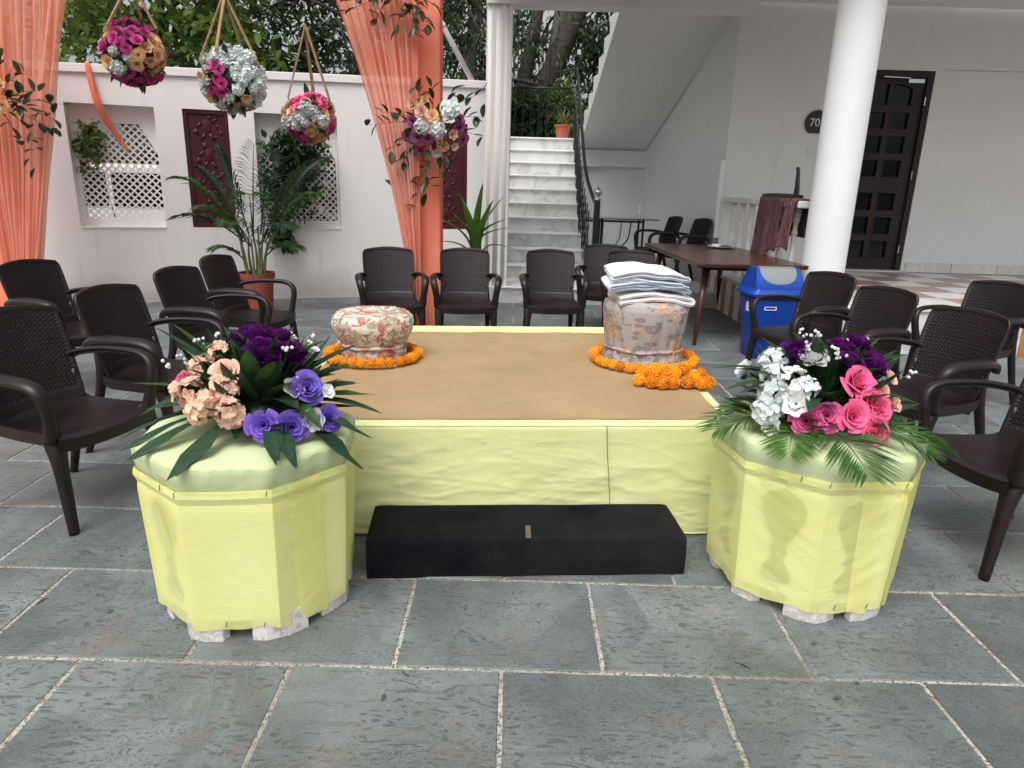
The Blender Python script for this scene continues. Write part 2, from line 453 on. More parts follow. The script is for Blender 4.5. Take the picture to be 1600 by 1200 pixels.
class MB:
    def __init__(s):
        s.v = []; s.f = []; s.mi = []
        s.cur = 0
    def add(s, vs, fs):
        o = len(s.v)
        s.v.extend([tuple(p) for p in vs])
        for f in fs:
            s.f.append(tuple(o + i for i in f)); s.mi.append(s.cur)
        return s
    def box(s, c, d, rz=0.0, m=None):
        x, y, z = d[0] / 2, d[1] / 2, d[2] / 2
        mat = Matrix.Rotation(rz, 3, 'Z') if m is None else m
        vs = [mat @ Vector((a * x, b * y, e * z)) + Vector(c) for a in (-1, 1) for b in (-1, 1) for e in (-1, 1)]
        return s.add(vs, [(0, 1, 3, 2), (4, 6, 7, 5), (0, 4, 5, 1), (2, 3, 7, 6), (0, 2, 6, 4), (1, 5, 7, 3)])
    def bar(s, a, b, w, h, up=(0, 0, 1)):
        a = Vector(a); b = Vector(b)
        d = (b - a).normalized()
        u = Vector(up)
        x = d.cross(u)
        if x.length < 1e-4:
            x = d.cross(Vector((1, 0, 0)))
        x.normalize(); y = x.cross(d)
        vs = [p + x * (i * w / 2) + y * (j * h / 2) for p in (a, b) for i in (-1, 1) for j in (-1, 1)]
        return s.add(vs, [(0, 2, 3, 1), (4, 5, 7, 6), (0, 1, 5, 4), (2, 6, 7, 3), (0, 4, 6, 2), (1, 3, 7, 5)])
    def tube(s, path, rad, n=8, cap=True, side=None):
        path = [Vector(p) for p in path]
        m = len(path)
        if not hasattr(rad, '__len__'):
            rad = [rad] * m
        elif len(rad) != m:
            if hasattr(rad[0], '__len__'):
                ra = lerpl([q[0] for q in rad], m); rb = lerpl([q[1] for q in rad], m)
                rad = list(zip(ra, rb))
            else:
                rad = list(lerpl(rad, m))
        vs = []
        x = None
        for k in range(m):
            d = (path[min(k + 1, m - 1)] - path[max(k - 1, 0)])
            if d.length < 1e-9:
                d = Vector((0, 0, 1))
            d.normalize()
            if x is None:
                ref = Vector(side) if side else (Vector((0, 0, 1)) if abs(d.z) < .9 else Vector((1, 0, 0)))
                x = ref - d * ref.dot(d)
            else:
                x = x - d * x.dot(d)
            if x.length < 1e-6:
                x = d.orthogonal()
            x.normalize()
            y = d.cross(x)
            r = rad[k]
            a, b = (r if hasattr(r, '__len__') else (r, r))
            for q in range(n):
                th = 2 * PI * q / n
                vs.append(path[k] + x * (a * math.cos(th)) + y * (b * math.sin(th)))
        fs = []
        for k in range(m - 1):
            for q in range(n):
                fs.append((k * n + q, k * n + (q + 1) % n, (k + 1) * n + (q + 1) % n, (k + 1) * n + q))
        if cap:
            fs.append(tuple(range(n - 1, -1, -1)))
            fs.append(tuple((m - 1) * n + q for q in range(n)))
        return s.add(vs, fs)
    def lathe(s, prof, n=24, c=(0, 0, 0), cap=True, fn=None):
        vs = []
        m = len(prof)
        for (r, z) in prof:
            for q in range(n):
                th = 2 * PI * q / n
                rr = r; zz = z
                if fn:
                    rr, zz = fn(r, z, th)
                vs.append((c[0] + rr * math.cos(th), c[1] + rr * math.sin(th), c[2] + zz))
        fs = []
        for k in range(m - 1):
            for q in range(n):
                fs.append((k * n + q, k * n + (q + 1) % n, (k + 1) * n + (q + 1) % n, (k + 1) * n + q))
        if cap:
            fs.append(tuple(range(n - 1, -1, -1)))
            fs.append(tuple((m - 1) * n + q for q in range(n)))
        return s.add(vs, fs)
    def grid(s, fn, nu, nv):
        vs = [fn(i / nu, j / nv) for j in range(nv + 1) for i in range(nu + 1)]
        w = nu + 1
        fs = [(j * w + i, j * w + i + 1, (j + 1) * w + i + 1, (j + 1) * w + i) for j in range(nv) for i in range(nu)]
        return s.add(vs, fs)
    def slab(s, top, bot, nu, nv):
        w = nu + 1
        vt = [top(i / nu, j / nv) for j in range(nv + 1) for i in range(nu + 1)]
        vb = [bot(i / nu, j / nv) for j in range(nv + 1) for i in range(nu + 1)]
        o = len(vt)
        fs = [(j * w + i, j * w + i + 1, (j + 1) * w + i + 1, (j + 1) * w + i) for j in range(nv) for i in range(nu)]
        fs += [(o + (j + 1) * w + i, o + (j + 1) * w + i + 1, o + j * w + i + 1, o + j * w + i) for j in range(nv) for i in range(nu)]
        for i in range(nu):
            fs.append((i + 1, i, o + i, o + i + 1))
            a = nv * w + i
            fs.append((a, a + 1, o + a + 1, o + a))
        for j in range(nv):
            a = j * w
            fs.append((a, a + w, o + a + w, o + a))
            b = j * w + nu
            fs.append((b + w, b, o + b, o + b + w))
        return s.add(vt + vb, fs)
    def prism(s, poly, axis, a, b):
        """extrude a 2-D polygon along an axis: axis 'x' -> poly is (y,z), 'y' -> (x,z), 'z' -> (x,y)"""
        def p3(p, t):
            return {'x': (t, p[0], p[1]), 'y': (p[0], t, p[1]), 'z': (p[0], p[1], t)}[axis]
        n = len(poly)
        vs = [p3(p, a) for p in poly] + [p3(p, b) for p in poly]
        fs = [tuple(range(n - 1, -1, -1)), tuple(range(n, 2 * n))]
        fs += [(i, (i + 1) % n, n + (i + 1) % n, n + i) for i in range(n)]
        return s.add(vs, fs)
    def mesh(s, name, mat, smooth=False):
        me = bpy.data.meshes.new(name)
        me.from_pydata(s.v, [], s.f)
        for m in (mat if isinstance(mat, (list, tuple)) else [mat]):
            me.materials.append(m)
        if any(s.mi):
            me.polygons.foreach_set('material_index', s.mi)
        if smooth:
            me.polygons.foreach_set('use_smooth', [True] * len(me.polygons))
        me.update()
        return me
    def build(s, name, mat, parent=None, smooth=False, bevel=0.0, loc=None, fix=True, auto=None):
        me = s.mesh(name, mat, smooth or auto is not None)
        if fix:
            import bmesh
            bm = bmesh.new(); bm.from_mesh(me)
            bmesh.ops.recalc_face_normals(bm, faces=bm.faces)
            bm.to_mesh(me); bm.free()
        if auto is not None:
            me.set_sharp_from_angle(angle=R(auto))
        o = link(name, me, parent, loc)
        if bevel:
            b = o.modifiers.new('bevel', 'BEVEL')
            b.width = bevel; b.segments = 2; b.limit_method = 'ANGLE'; b.angle_limit = R(40)
        return o

def link(name, me, parent=None, loc=None, rot=None, scale=None):
    o = bpy.data.objects.new(name, me)
    col.objects.link(o)
    if parent is not None:
        o.parent = parent
    if loc is not None:
        o.location = loc
    if rot is not None:
        o.rotation_euler = rot
    if scale is not None:
        o.scale = scale if hasattr(scale, '__len__') else (scale,) * 3
    return o

def tag(o, label=None, cat=None, group=None, kind=None):
    if label: o['label'] = label
    if cat: o['category'] = cat
    if group: o['group'] = group
    if kind: o['kind'] = kind
    return o

def thing(name, label, cat, loc=(0, 0, 0), rz=0.0, group=None):
    o = bpy.data.objects.new(name, None)
    o.empty_display_size = .1
    col.objects.link(o)
    o.location = loc
    o.rotation_euler = (0, 0, rz)
    return tag(o, label, cat, group)

def copy_tree(o, parent=None):
    c = o.copy()
    col.objects.link(c)
    c.parent = parent
    for ch in o.children:
        copy_tree(ch, c)
    return c

def fnoise(x, y, z=0.0):
    return noise.noise(Vector((x, y, z)))
# ============================================================ ground and slabs
g = MB().grid(lambda u, v: ((u - .5) * 1200, (v - .5) * 1200 + 200, -.06), 4, 4).build('ground', M['earth'])
tag(g, 'bare earth beyond the courtyard wall', 'ground', kind='structure')

court = MB().box((0, 4.2, -.026), (24, 13.6, .05)).build('courtyard_floor', M['mortar'])
tag(court, 'grey slate slab courtyard floor with pale mortar joints', 'floor', kind='structure')
TX, TY = .6515, .5035

def slab_mesh(w, d, seed):
    rr = random.Random(seed)
    b = MB()
    n = 5
    # slightly uneven sawn edges, rounded arris
    ring = []
    for (x0, y0, x1, y1) in ((-w, -d, w, -d), (w, -d, w, d), (w, d, -w, d), (-w, d, -w, -d)):
        for k in range(n):
            t = k / n
            ring.append((x0 + (x1 - x0) * t + rr.uniform(-.0018, .0018), y0 + (y1 - y0) * t + rr.uniform(-.0018, .0018)))
    m = len(ring)
    vs = [(x, y, -.02) for x, y in ring] + [(x, y, .0) for x, y in ring] + [(x * (1 - .0028 / w), y * (1 - .0028 / d), .0030) for x, y in ring]
    fs = [(i, (i + 1) % m, m + (i + 1) % m, m + i) for i in range(m)]
    fs += [(m + i, m + (i + 1) % m, 2 * m + (i + 1) % m, 2 * m + i) for i in range(m)]
    fs.append(tuple(range(2 * m, 3 * m)))
    b.add(vs, fs)
    return b.mesh('slab', M['slate'])
slab_kinds = [slab_mesh((TX - .014) / 2, (TY - .013) / 2, k) for k in range(6)]
Y0 = 2.125 * .853
row = -2
while True:
    ya = Y0 + row * TY
    if ya > 8.9:
        break
    off = -.0077 if row % 2 else -.343
    for k in range(-14, 15):
        xa = off + k * TX
        xc, yc = xa + TX / 2, ya + TY / 2
        if abs(xc) > max(yc, .9) * .80 + .75:
            continue
        if -1.0 < xc < .85 and 2.95 < yc < 4.5:
            continue                                   # wholly under the platform
        if xc > 2.75 and yc > 6.9:
            continue                                   # under the verandah
        if yc > 7.9 + (xc + 5.1) * .33 and xc < 0:
            continue                                   # behind the wall
        o = link('slab', slab_kinds[random.randrange(6)], court, (xc, yc, random.uniform(-.0012, .0012)))
        o.rotation_euler = (random.uniform(-.0015, .0015), random.uniform(-.0015, .0015), PI * random.randrange(2) + random.uniform(-.003, .003))
    row += 1

# ============================================================ boundary wall with niches
WA = R(18.41)
wall = thing('boundary_wall', 'white painted courtyard wall with niches and red carved panels', 'wall', (-5.118, 7.797, 0), WA)
# local: x along the wall, -y towards the camera
def wtop(u):
    return 2.545 + .0275 * u
N1, N2 = (.26, 1.13), (2.17, 3.10)
P1, P2 = (1.415, 1.89), (4.18, 4.71)
NZ0, NZ1 = .865, 2.165
def wpiece(b, u0, u1, z0, z1, y0=0.0, y1=.24):
    b.box(((u0 + u1) / 2, (y0 + y1) / 2, (z0 + z1) / 2), (u1 - u0, y1 - y0, z1 - z0))
b = MB()
cuts = [(-4.0, None), N1, P1, N2, P2]
edges = [-4.0, N1[0], N1[1], P1[0], P1[1], N2[0], N2[1], P2[0], P2[1], 5.15]
wpiece(b, -4.0, 5.15, 0, NZ0)
# upper band with a sloping top
b.add([(-4, 0, NZ1), (5.15, 0, NZ1), (5.15, .24, NZ1), (-4, .24, NZ1), (-4, 0, wtop(-4) - .09), (5.15, 0, wtop(5.15) - .09), (5.15, .24, wtop(5.15) - .09), (-4, .24, wtop(-4) - .09)],
      [(0, 3, 2, 1), (4, 5, 6, 7), (0, 1, 5, 4), (1, 2, 6, 5), (2, 3, 7, 6), (3, 0, 4, 7)])
for k in range(0, 10, 2):
    wpiece(b, edges[k], edges[k + 1], NZ0, NZ1)
b.build('wall_body', M['wall_white'], wall)
b = MB()
b.add([(-4, -.03, wtop(-4) - .089), (5.15, -.03, wtop(5.15) - .089), (5.15, .27, wtop(5.15) - .089), (-4, .27, wtop(-4) - .089), (-4, -.03, wtop(-4)), (5.15, -.03, wtop(5.15)), (5.15, .27, wtop(5.15)), (-4, .27, wtop(-4))],
      [(0, 3, 2, 1), (4, 5, 6, 7), (0, 1, 5, 4), (1, 2, 6, 5), (2, 3, 7, 6), (3, 0, 4, 7)])
b.build('coping', M['wall_white'], wall, bevel=.008)
for (ua, ub) in (N1, N2):
    # recessed screen: plaster surround with a pierced lattice
    a0, a1 = ua + .045, ub - .025
    zb, zs, zt = .945, 1.66, 1.985
    tl, tr = a0 + .17, a1 - .17
    def topat(u):
        if u < tl: return zs + (zt - zs) * (u - a0) / (tl - a0)
        if u > tr: return zs + (zt - zs) * (a1 - u) / (a1 - tr)
        return zt
    b = MB()
    us = [ua, a0, tl, tr, a1, ub]
    b.box(((ua + ub) / 2, .165, (NZ0 + zb) / 2), (ub - ua, .05, zb - NZ0))
    b.box(((ua + a0) / 2, .165, (zb + NZ1) / 2), (a0 - ua, .05, NZ1 - zb))
    b.box(((a1 + ub) / 2, .165, (zb + NZ1) / 2), (ub - a1, .05, NZ1 - zb))
    for (p, q) in ((a0, tl), (tl, tr), (tr, a1)):
        b.add([(p, .14, topat(p + 1e-6)), (q, .14, topat(q - 1e-6)), (q, .14, NZ1), (p, .14, NZ1), (p, .19, topat(p + 1e-6)), (q, .19, topat(q - 1e-6)), (q, .19, NZ1), (p, .19, NZ1)],
              [(0, 1, 2, 3), (7, 6, 5, 4), (4, 5, 1, 0), (0, 3, 7, 4), (1, 5, 6, 2)])
    b.build('niche_back', M['wall_white'], wall)
    # lattice bars clipped to the opening
    b = MB()
    step = .0787
    def inside(u, z):
        return a0 <= u <= a1 and zb <= z <= topat(u)
    for sgn in (1, -1):
        for k in range(-40, 60):
            c0 = (a0 + a1) / 2 + k * step
            run = None
            N = 160
            for q in range(N + 1):
                z = zb + (zt - zb) * q / N
                u = c0 + sgn * (z - zb) - .6
                ok = inside(u, z)
                if ok and run is None: run = (u, z)
                if (not ok or q == N) and run is not None:
                    if (last[0] - run[0]) ** 2 + (last[1] - run[1]) ** 2 > .02 ** 2:
                        yy = .150 + (.0024 if sgn > 0 else 0)
                        b.bar((run[0], yy + .012, run[1]), (last[0], yy + .012, last[1]), .022, .024, up=(0, 1, 0)) if False else b.bar((run[0], yy + .012, run[1]), (last[0], yy + .012, last[1]), .0160, .024, up=(0, 1, 0))
                    run = None
                if ok: last = (u, z)
    b.build('lattice_screen', M['wall_white'], wall)
    b = MB()
    wpiece(b, ua - .002, ub + .002, NZ0 - .012, NZ0 + .004, -.012, .14)
    b.build('niche_sill', M['wall_white'], wall)
# red carved panels
for (ua, ub) in (P1, P2):
    w = ub - ua
    cx = (ua + ub) / 2
    z1 = NZ1 if ua < 3 else 2.10
    b = MB()
    b.box((cx, .06, (NZ0 + NZ1) / 2), (w, .06, NZ1 - NZ0))
    pn = b.build('carved_panel', M['redpanel'], wall)
    b = MB()
    t_ = .045
    for (x, z, sx, sz) in ((ua + t_ / 2, (NZ0 + NZ1) / 2, t_, NZ1 - NZ0 - .002), (ub - t_ / 2, (NZ0 + NZ1) / 2, t_, NZ1 - NZ0 - .002), (cx, NZ0 + t_ / 2, w - 2 * t_, t_), (cx, NZ1 - t_ / 2, w - 2 * t_, t_)):
        b.box((x, .022, z), (sx, .02, sz))
    b.build('panel_frame', M['redpanel'], pn, bevel=.004)
    rr = random.Random(int(ua * 10))
    for zc in (1.05, 1.36, 1.67, 1.98):
        b = MB()
        # low-relief figure: body, head, limbs and a border of scrolls
        def blob(x, z, rx, rz, d=.016):
            vs = [(x, .03 - d, z)]
            n = 12
            for ring, (k, dd) in enumerate(((.6, d * .8), (1.0, 0.0))):
                for q in range(n):
                    th = 2 * PI * q / n
                    vs.append((x + rx * k * math.cos(th), .03 - dd, z + rz * k * math.sin(th)))
            fs = [(0, 1 + q, 1 + (q + 1) % n) for q in range(n)] + [(1 + q, 1 + n + q, 1 + n + (q + 1) % n, 1 + (q + 1) % n) for q in range(n)]
            b.add(vs, fs)
        sx = rr.choice((-1, 1))
        blob(cx, zc, .055, .085, .010); blob(cx + sx * .035, zc + .105, .03, .034, .010)
        for (p, q) in (((cx - .05, zc + .05), (cx - .12, zc - .02)), ((cx + .05, zc + .05), (cx + .125, zc + .10)), ((cx - .02, zc - .07), (cx - .07, zc - .145)), ((cx + .02, zc - .07), (cx + .08, zc - .14)), ((cx - .12, zc - .02), (cx - .09, zc - .09))):
            b.tube([(p[0], .034, p[1]), (q[0], .032, q[1])], [.018, .012], 6)
        for q in range(5):
            blob(cx + rr.choice((-1, 1)) * rr.uniform(.09, .155), zc + rr.uniform(-.13, .13), rr.uniform(.014, .03), rr.uniform(.014, .03), .008)
        b.build('carving', M['redpanel'], pn, smooth=True, fix=False)

# ============================================================ staircase
stair = thing('staircase', 'white veined marble staircase rising between post and black railing', 'staircase', (0, 0, 0))
SX0, SX1 = -.14, .93
MB().box((1.2, 10.4, .095), (2.72, 3.35, .19)).build('landing_base', M['marble'], stair)
MB().box((1.2, 10.395, .198), (2.75, 3.39, .018)).build('landing_top', M['marble_stair_lip'], stair, bevel=.004)
RS, GO = .2, .28
for k in range(2, 12):
    y = 9.5 + GO * (k - 2)
    z = RS * k
    MB().box(((SX0 + SX1) / 2, y + .17, z - .112), (SX1 - SX0, .30, RS - .024)).build('riser', M['marble'], stair)
    d = GO + .03 if k < 11 else 1.5
    MB().box(((SX0 + SX1) / 2, y + d / 2 - .012, z - .0115), (SX1 - SX0 + .03, d, .023)).build('tread', M['marble_stair_lip'], stair, bevel=.005)
# solid core so the stair is not hollow
b = MB()
b.prism([(9.62, .22), (12.2, 2.05), (13.4, 2.05), (13.4, .22)], 'x', SX0 + .02, SX1 - .02).build('stair_core', M['marble_plain'], stair)
# landing at the turn, upper flight with sloping soffit and stepped side
b = MB()
b.box((1.05, 12.75, 2.095), (2.5, 1.3, .16)).build('half_landing', M['wall_grey'], stair)
LA, LB = Vector((1.0, 12.1)), Vector((1.27, 9.3))
RA, RB = Vector((2.08, 12.1)), Vector((2.80, 9.3))
b = MB()
nst = 9
prof = [(0.0, 2.02)]
steps = []
for k in range(nst):
    t0 = k / nst; t1 = (k + 1) / nst
    z0 = 2.2 + k * .205
    steps += [(t0, z0 + .205), (t1, z0 + .205)]
poly = [(0.0, 2.02), (0.0, 2.2)] + steps + [(1.0, 2.02 + nst * .205)]
n = len(poly)
vs = [((LA.lerp(LB, t)).x, (LA.lerp(LB, t)).y, z) for t, z in poly] + [((RA.lerp(RB, t)).x, (RA.lerp(RB, t)).y, z) for t, z in poly]
fs = [tuple(range(n)), tuple(range(2 * n - 1, n - 1, -1))] + [(i, n + i, n + (i + 1) % n, (i + 1) % n) for i in range(n)]
b.add(vs, fs).build('upper_flight', M['wall_grey'], stair)
# alcove under the upper flight
MB().box((1.56, 12.14, 1.12), (1.26, .08, 1.83)).build('alcove_back', M['wall_grey'], stair)
MB().box((1.56, 12.06, 1.90), (1.26, .08, .26)).build('alcove_beam', M['wall_grey'], stair)

rail = MB()
RX = .905
pts = [(1.005, 8.98, 1.27), (RX + .02, 9.5, 1.42)] + [(RX, 9.5 + GO * k, 1.42 + RS * k) for k in (2, 4, 6, 8, 9)] + [(RX, 12.05, 3.24), (RX, 12.3, 3.28)]
rail.tube(catmull([(1.0, 8.97, 1.22), (.965, 9.3, 1.36), (RX + .01, 9.8, 1.66), (RX, 10.6, 2.23), (RX, 11.4, 2.80), (RX, 12.0, 3.2), (RX - .03, 12.12, 3.26), (RX - .25, 12.2, 3.22)], 5), [(.028, .024)], 8)
hr = rail.build('handrail', M['iron'], stair, smooth=True)
bal = MB()
bal.tube([(0, 0, 0), (0, 0, .86)], .0085, 6)
for z in (.22, .43, .64):
    bal.lathe([(.009, z - .03), (.018, z - .012), (.011, z), (.018, z + .012), (.009, z + .03)], 8, cap=False)
bal.tube(catmull([(0, .012, .30), (0, .055, .36), (0, .05, .43), (0, .012, .41)], 4), .006, 5)
bal.tube(catmull([(0, -.012, .56), (0, -.055, .50), (0, -.05, .43), (0, -.012, .45)], 4), .006, 5)
bme = bal.mesh('baluster', M['iron'], True)
for k in range(20):
    y = 9.55 + k * .135
    zz = .36 + (y - 9.5) * RS / GO
    link('baluster', bme, stair, (RX + max(0, .06 - k * .012), y, zz - .12))
MB().tube([(RX + .06, 9.5, .50), (RX, 12.1, 2.36)], .012, 6).build('bottom_rail', M['iron'], stair)
nw = MB()
nw.box((1.005, 8.96, .74), (.075, .075, 1.08))
nwo = nw.build('newel_post', M['iron'], stair, bevel=.006)
MB().lathe([(.03, 1.28), (.045, 1.29), (.045, 1.305), (.02, 1.315), (.026, 1.335), (.052, 1.365), (.056, 1.39), (.045, 1.415), (.02, 1.435), (.012, 1.45), (.0, 1.455)], 16, (1.005, 8.96, 0), cap=False).build('finial', M['steel'], nwo, smooth=True)
# railing round the top landing
b = MB()
b.tube([(-.1, 13.2, 3.10), (RX, 13.2, 3.10)], .022, 8)
b.build('handrail', M['iron'], stair, smooth=True)
for k in range(8):
    MB().tube([(-.08 + k * .14, 13.2, 2.2), (-.08 + k * .14, 13.2, 3.08)], .010, 6).build('baluster', M['iron'], stair)

# ============================================================ verandah building
bld = thing('building', 'white building with covered verandah behind the chairs and table', 'building', (0, 0, 0))
VZ = .45
PXL, PYF, YW = 2.56, 6.40, 9.45
# walls
b = MB()
DX0, DX1, DZ1 = 4.17, 5.205, 2.955
b.box(((2.69 + DX0) / 2, YW + .12, 2.05), (DX0 - 2.69, .24, 3.25))
b.box(((DX1 + 5.28) / 2, YW + .12, 2.05), (5.28 - DX1, .24, 3.25))
b.box(((DX0 + DX1) / 2, YW + .12, (DZ1 + 3.675) / 2), (DX1 - DX0, .24, 3.675 - DZ1))
b.build('front_wall', M['wall_grey'], bld)
b = MB()
b.box((9.3, YW + .135, 1.70), (8.04 - .008, .24, 2.54))
b.box((9.3, YW + .135, 3.325), (8.04 - .008, .24, .70))
b.build('front_wall', M['wall_grey'], bld)
# side wall running back beside the stair, softly curved in plan
b = MB()
pl = catmull([(2.69, 9.45, 0), (2.655, 9.75, 0), (2.56, 10.2, 0), (2.36, 11.1, 0), (2.08, 12.15, 0)], 5)
n = len(pl)
vs = [(p.x, p.y, .18) for p in pl] + [(p.x, p.y, 4.6) for p in pl] + [(p.x + .25, p.y + .05, .18) for p in pl] + [(p.x + .25, p.y + .05, 4.6) for p in pl]
fs = []
for i in range(n - 1):
    fs += [(i, i + 1, n + i + 1, n + i), (2 * n + i + 1, 2 * n + i, 3 * n + i, 3 * n + i + 1)]
b.add(vs, fs).build('side_wall', M['wall_grey'], bld, auto=30)
# pilaster strip at the corner
MB().box((2.655, 9.445, 1.15), (.05, .06, 1.35)).build('pilaster', M['column'], bld)
# skirting
for k in range(7):
    MB().box((5.56 + k * .62, YW - .006, VZ + .065), (.612, .03, .125)).build('skirting', M['marble_plain'], bld, bevel=.004)
# ceiling slab and beam, square post at the stair
MB().box((6.4, 7.75, 3.75), (8.0, 3.3, .18)).build('ceiling', M['ceiling'], bld)
MB().box((1.0, 7.9, 3.765), (2.79, 3.0, .15)).build('ceiling', M['ceiling'], bld)
MB().box((1.12, 8.88, 3.555), (3.06, .30, .265)).build('beam', M['ceiling'], bld)
b = MB()
b.box((-.255, 8.90, 1.72), (.30, .26, 3.44))
po = b.build('post', M['post'], bld, bevel=.008)
for k, (x, w) in enumerate(((-.365, .05), (-.262, .075), (-.165, .06))):
    MB().tube([(x, 8.772, .02), (x, 8.772, 3.42)], [(w / 2, .005)], 8, side=(1, 0, 0)).build('flute', M['post'], po, smooth=True)
MB().box((-.255, 8.89, .10), (.36, .32, .2)).build('post_base', M['marble_plain'], po, bevel=.006)
# plinth with brown and white stone facing
b = MB()
b.box(((PXL + 11.5) / 2 + .02, (PYF + YW) / 2 + .02, .205), (11.5 - PXL, YW - PYF, .41)).build('plinth', M['marble_plain'], bld)
k = 0
y = PYF + .02
while y < YW - .1:
    w = .20 if k % 2 == 0 else .155
    MB().box((PXL + .012, y + w / 2, .205), (.02, w - .004, .405)).build('facing_panel', M['marble_plain'] if k % 2 == 0 else M['marble_brown'], bld)
    y += w; k += 1
x = PXL + .03
k = 0
while x < 8.5:
    w = .62 if k % 2 == 0 else .16
    MB().box((x + w / 2, PYF + .012, .205), (w - .004, .02, .405)).build('facing_panel', M['marble'] if k % 2 == 0 else M['marble_brown'], bld)
    x += w; k += 1
vf = MB().box(((PXL + 11.5) / 2, (PYF + YW) / 2, .427), (11.5 - PXL + .05, YW - PYF + .04, .036)).build('verandah_floor', M['marble_plain'], bld, bevel=.008)
tm1 = MB().box((0, 0, 0), (.445, .445, .006)).mesh('tile', M['marble_pink'])
tm2 = MB().box((0, 0, 0), (.445, .445, .006)).mesh('tile', M['marble_plain'])
for iy in range(6):
    for ix in range(18):
        link('tile', tm1 if (ix + iy) % 2 else tm2, vf, (PXL + .65 + ix * .448, PYF + .42 + iy * .448, .4475))
# column
cl = MB().lathe([(.197, .45), (.197, 3.66)], 40, (2.955, 6.72, 0)).build('column', M['column'], bld, smooth=True)
cl.data.set_sharp_from_angle(angle=R(40))
b = MB()
for k in range(22):
    th = 2 * PI * k / 22
    mm = Matrix.Rotation(th, 3, 'Z')
    b.box((2.955 + .200 * math.cos(th), 6.72 + .200 * math.sin(th), .508), (.010, .0555, .115), m=mm)
b.build('base_band', M['black_rim'], cl)
# balustrade along the verandah side
bl = MB()
bl.box((2.80, 8.17, 1.335), (.15, 2.47, .07))
bar = bl.build('balustrade', M['stone_old'], bld, bevel=.012)
bp = MB().lathe([(r_ * .74, z_) for r_, z_ in [(.05, .0), (.05, .06), (.035, .075), (.045, .10), (.03, .13), (.045, .20), (.052, .27), (.045, .36), (.03, .46), (.026, .52), (.042, .545), (.028, .57), (.044, .595), (.044, .62), (.03, .64), (.038, .70), (.05, .72), (.05, .855)]], 16).mesh('baluster', M['stone_old'], True)
for k in range(7):
    link('baluster', bp, bar, (2.80, 9.20 - k * .345, .448))
# door
DY = YW + .07
dr = MB()
FR = .075
dr.box((DX0 + FR / 2 + .001, DY, (VZ + DZ1) / 2), (FR, .12, DZ1 - VZ))
dr.box((DX1 - FR / 2 - .001, DY, (VZ + DZ1) / 2), (FR, .12, DZ1 - VZ))
dr.box(((DX0 + DX1) / 2, DY, DZ1 - FR / 2), (DX1 - DX0 - 2 * FR, .118, FR))
door = dr.build('door', M['door_wood'], bld, bevel=.006)
lx0, lx1 = DX0 + FR, DX1 - FR
rows = [(.66, .93), (1.01, 1.27), (1.35, 1.61), (1.75, 1.98), (2.06, 2.28), (2.36, 2.58), (2.66, 2.86 - .02)]
rows = [(.615, .865), (.925, 1.175), (1.235, 1.485), (1.66, 1.895), (1.955, 2.19), (2.25, 2.475), (2.535, 2.815)]
cols_ = [(4.450, 4.700), (4.750, 5.000)]
b = MB()
zs = [VZ + .012] + [q for r_ in rows for q in r_] + [DZ1 - FR - .004]
for k in range(0, len(zs), 2):
    b.box(((lx0 + lx1) / 2, DY + .01, (zs[k] + zs[k + 1]) / 2), (lx1 - lx0 - .006, .05, zs[k + 1] - zs[k]))
xs = [lx0 + .003, cols_[0][0], cols_[0][1], cols_[1][0], cols_[1][1], lx1 - .003]
for (z0, z1) in rows:
    for k in (0, 2, 4):
        b.box(((xs[k] + xs[k + 1]) / 2, DY + .01, (z0 + z1) / 2), (xs[k + 1] - xs[k], .05, z1 - z0))
b.build('door_leaf', M['door_wood'], door)
for ri, (z0, z1) in enumerate(rows):
    for ci_, (x0, x1) in enumerate(cols_):
        MB().box(((x0 + x1) / 2, DY + .022, (z0 + z1) / 2), (x1 - x0, .006, z1 - z0)).build('pane', M['door_glass'], door)
        m_ = .014
        b = MB()
        for (cx, cz, sx, sz) in ((x0 + m_ / 2, (z0 + z1) / 2, m_, z1 - z0 - .001), (x1 - m_ / 2, (z0 + z1) / 2, m_, z1 - z0 - .001), ((x0 + x1) / 2, z0 + m_ / 2, x1 - x0 - 2 * m_, m_), ((x0 + x1) / 2, z1 - m_ / 2, x1 - x0 - 2 * m_, m_)):
            b.box((cx, DY - .004, cz), (sx, .036, sz))
        if ri == 6:      # arched shoulder of the top pair of panes
            sg = 1 if ci_ == 0 else -1
            xa, xb = (x0 + m_, x1 - m_) if sg > 0 else (x1 - m_, x0 + m_)
            pts = [(xa, z1 - m_), (xb, z1 - m_)] + [(xb + (xa - xb) * q / 6, z1 - m_ - .055 * (q / 6) ** 2) for q in range(1, 7)]
            b.prism(pts, 'y', DY - .02, DY + .012)
        b.build('glazing_bead', M['door_wood'], door)
b = MB()
b.box((lx1 - .14, DY - .045, 2.835), (.20, .04, .045))
b.bar((lx1 - .22, DY - .05, 2.868), (lx0 + .32, DY - .07, 2.875), .02, .012)
b.build('door_closer', M['steel'], door)
for z in (.75, 1.7, 2.6):
    MB().lathe([(.009, -.05), (.009, .05)], 8, (lx1 + .004, DY - .062, z)).build('hinge', M['steel'], door)
MB().box(((DX0 + DX1) / 2, YW - .02, VZ + .012), (DX1 - DX0 + .1, .16, .02)).build('threshold', M['marble_plain'], door)

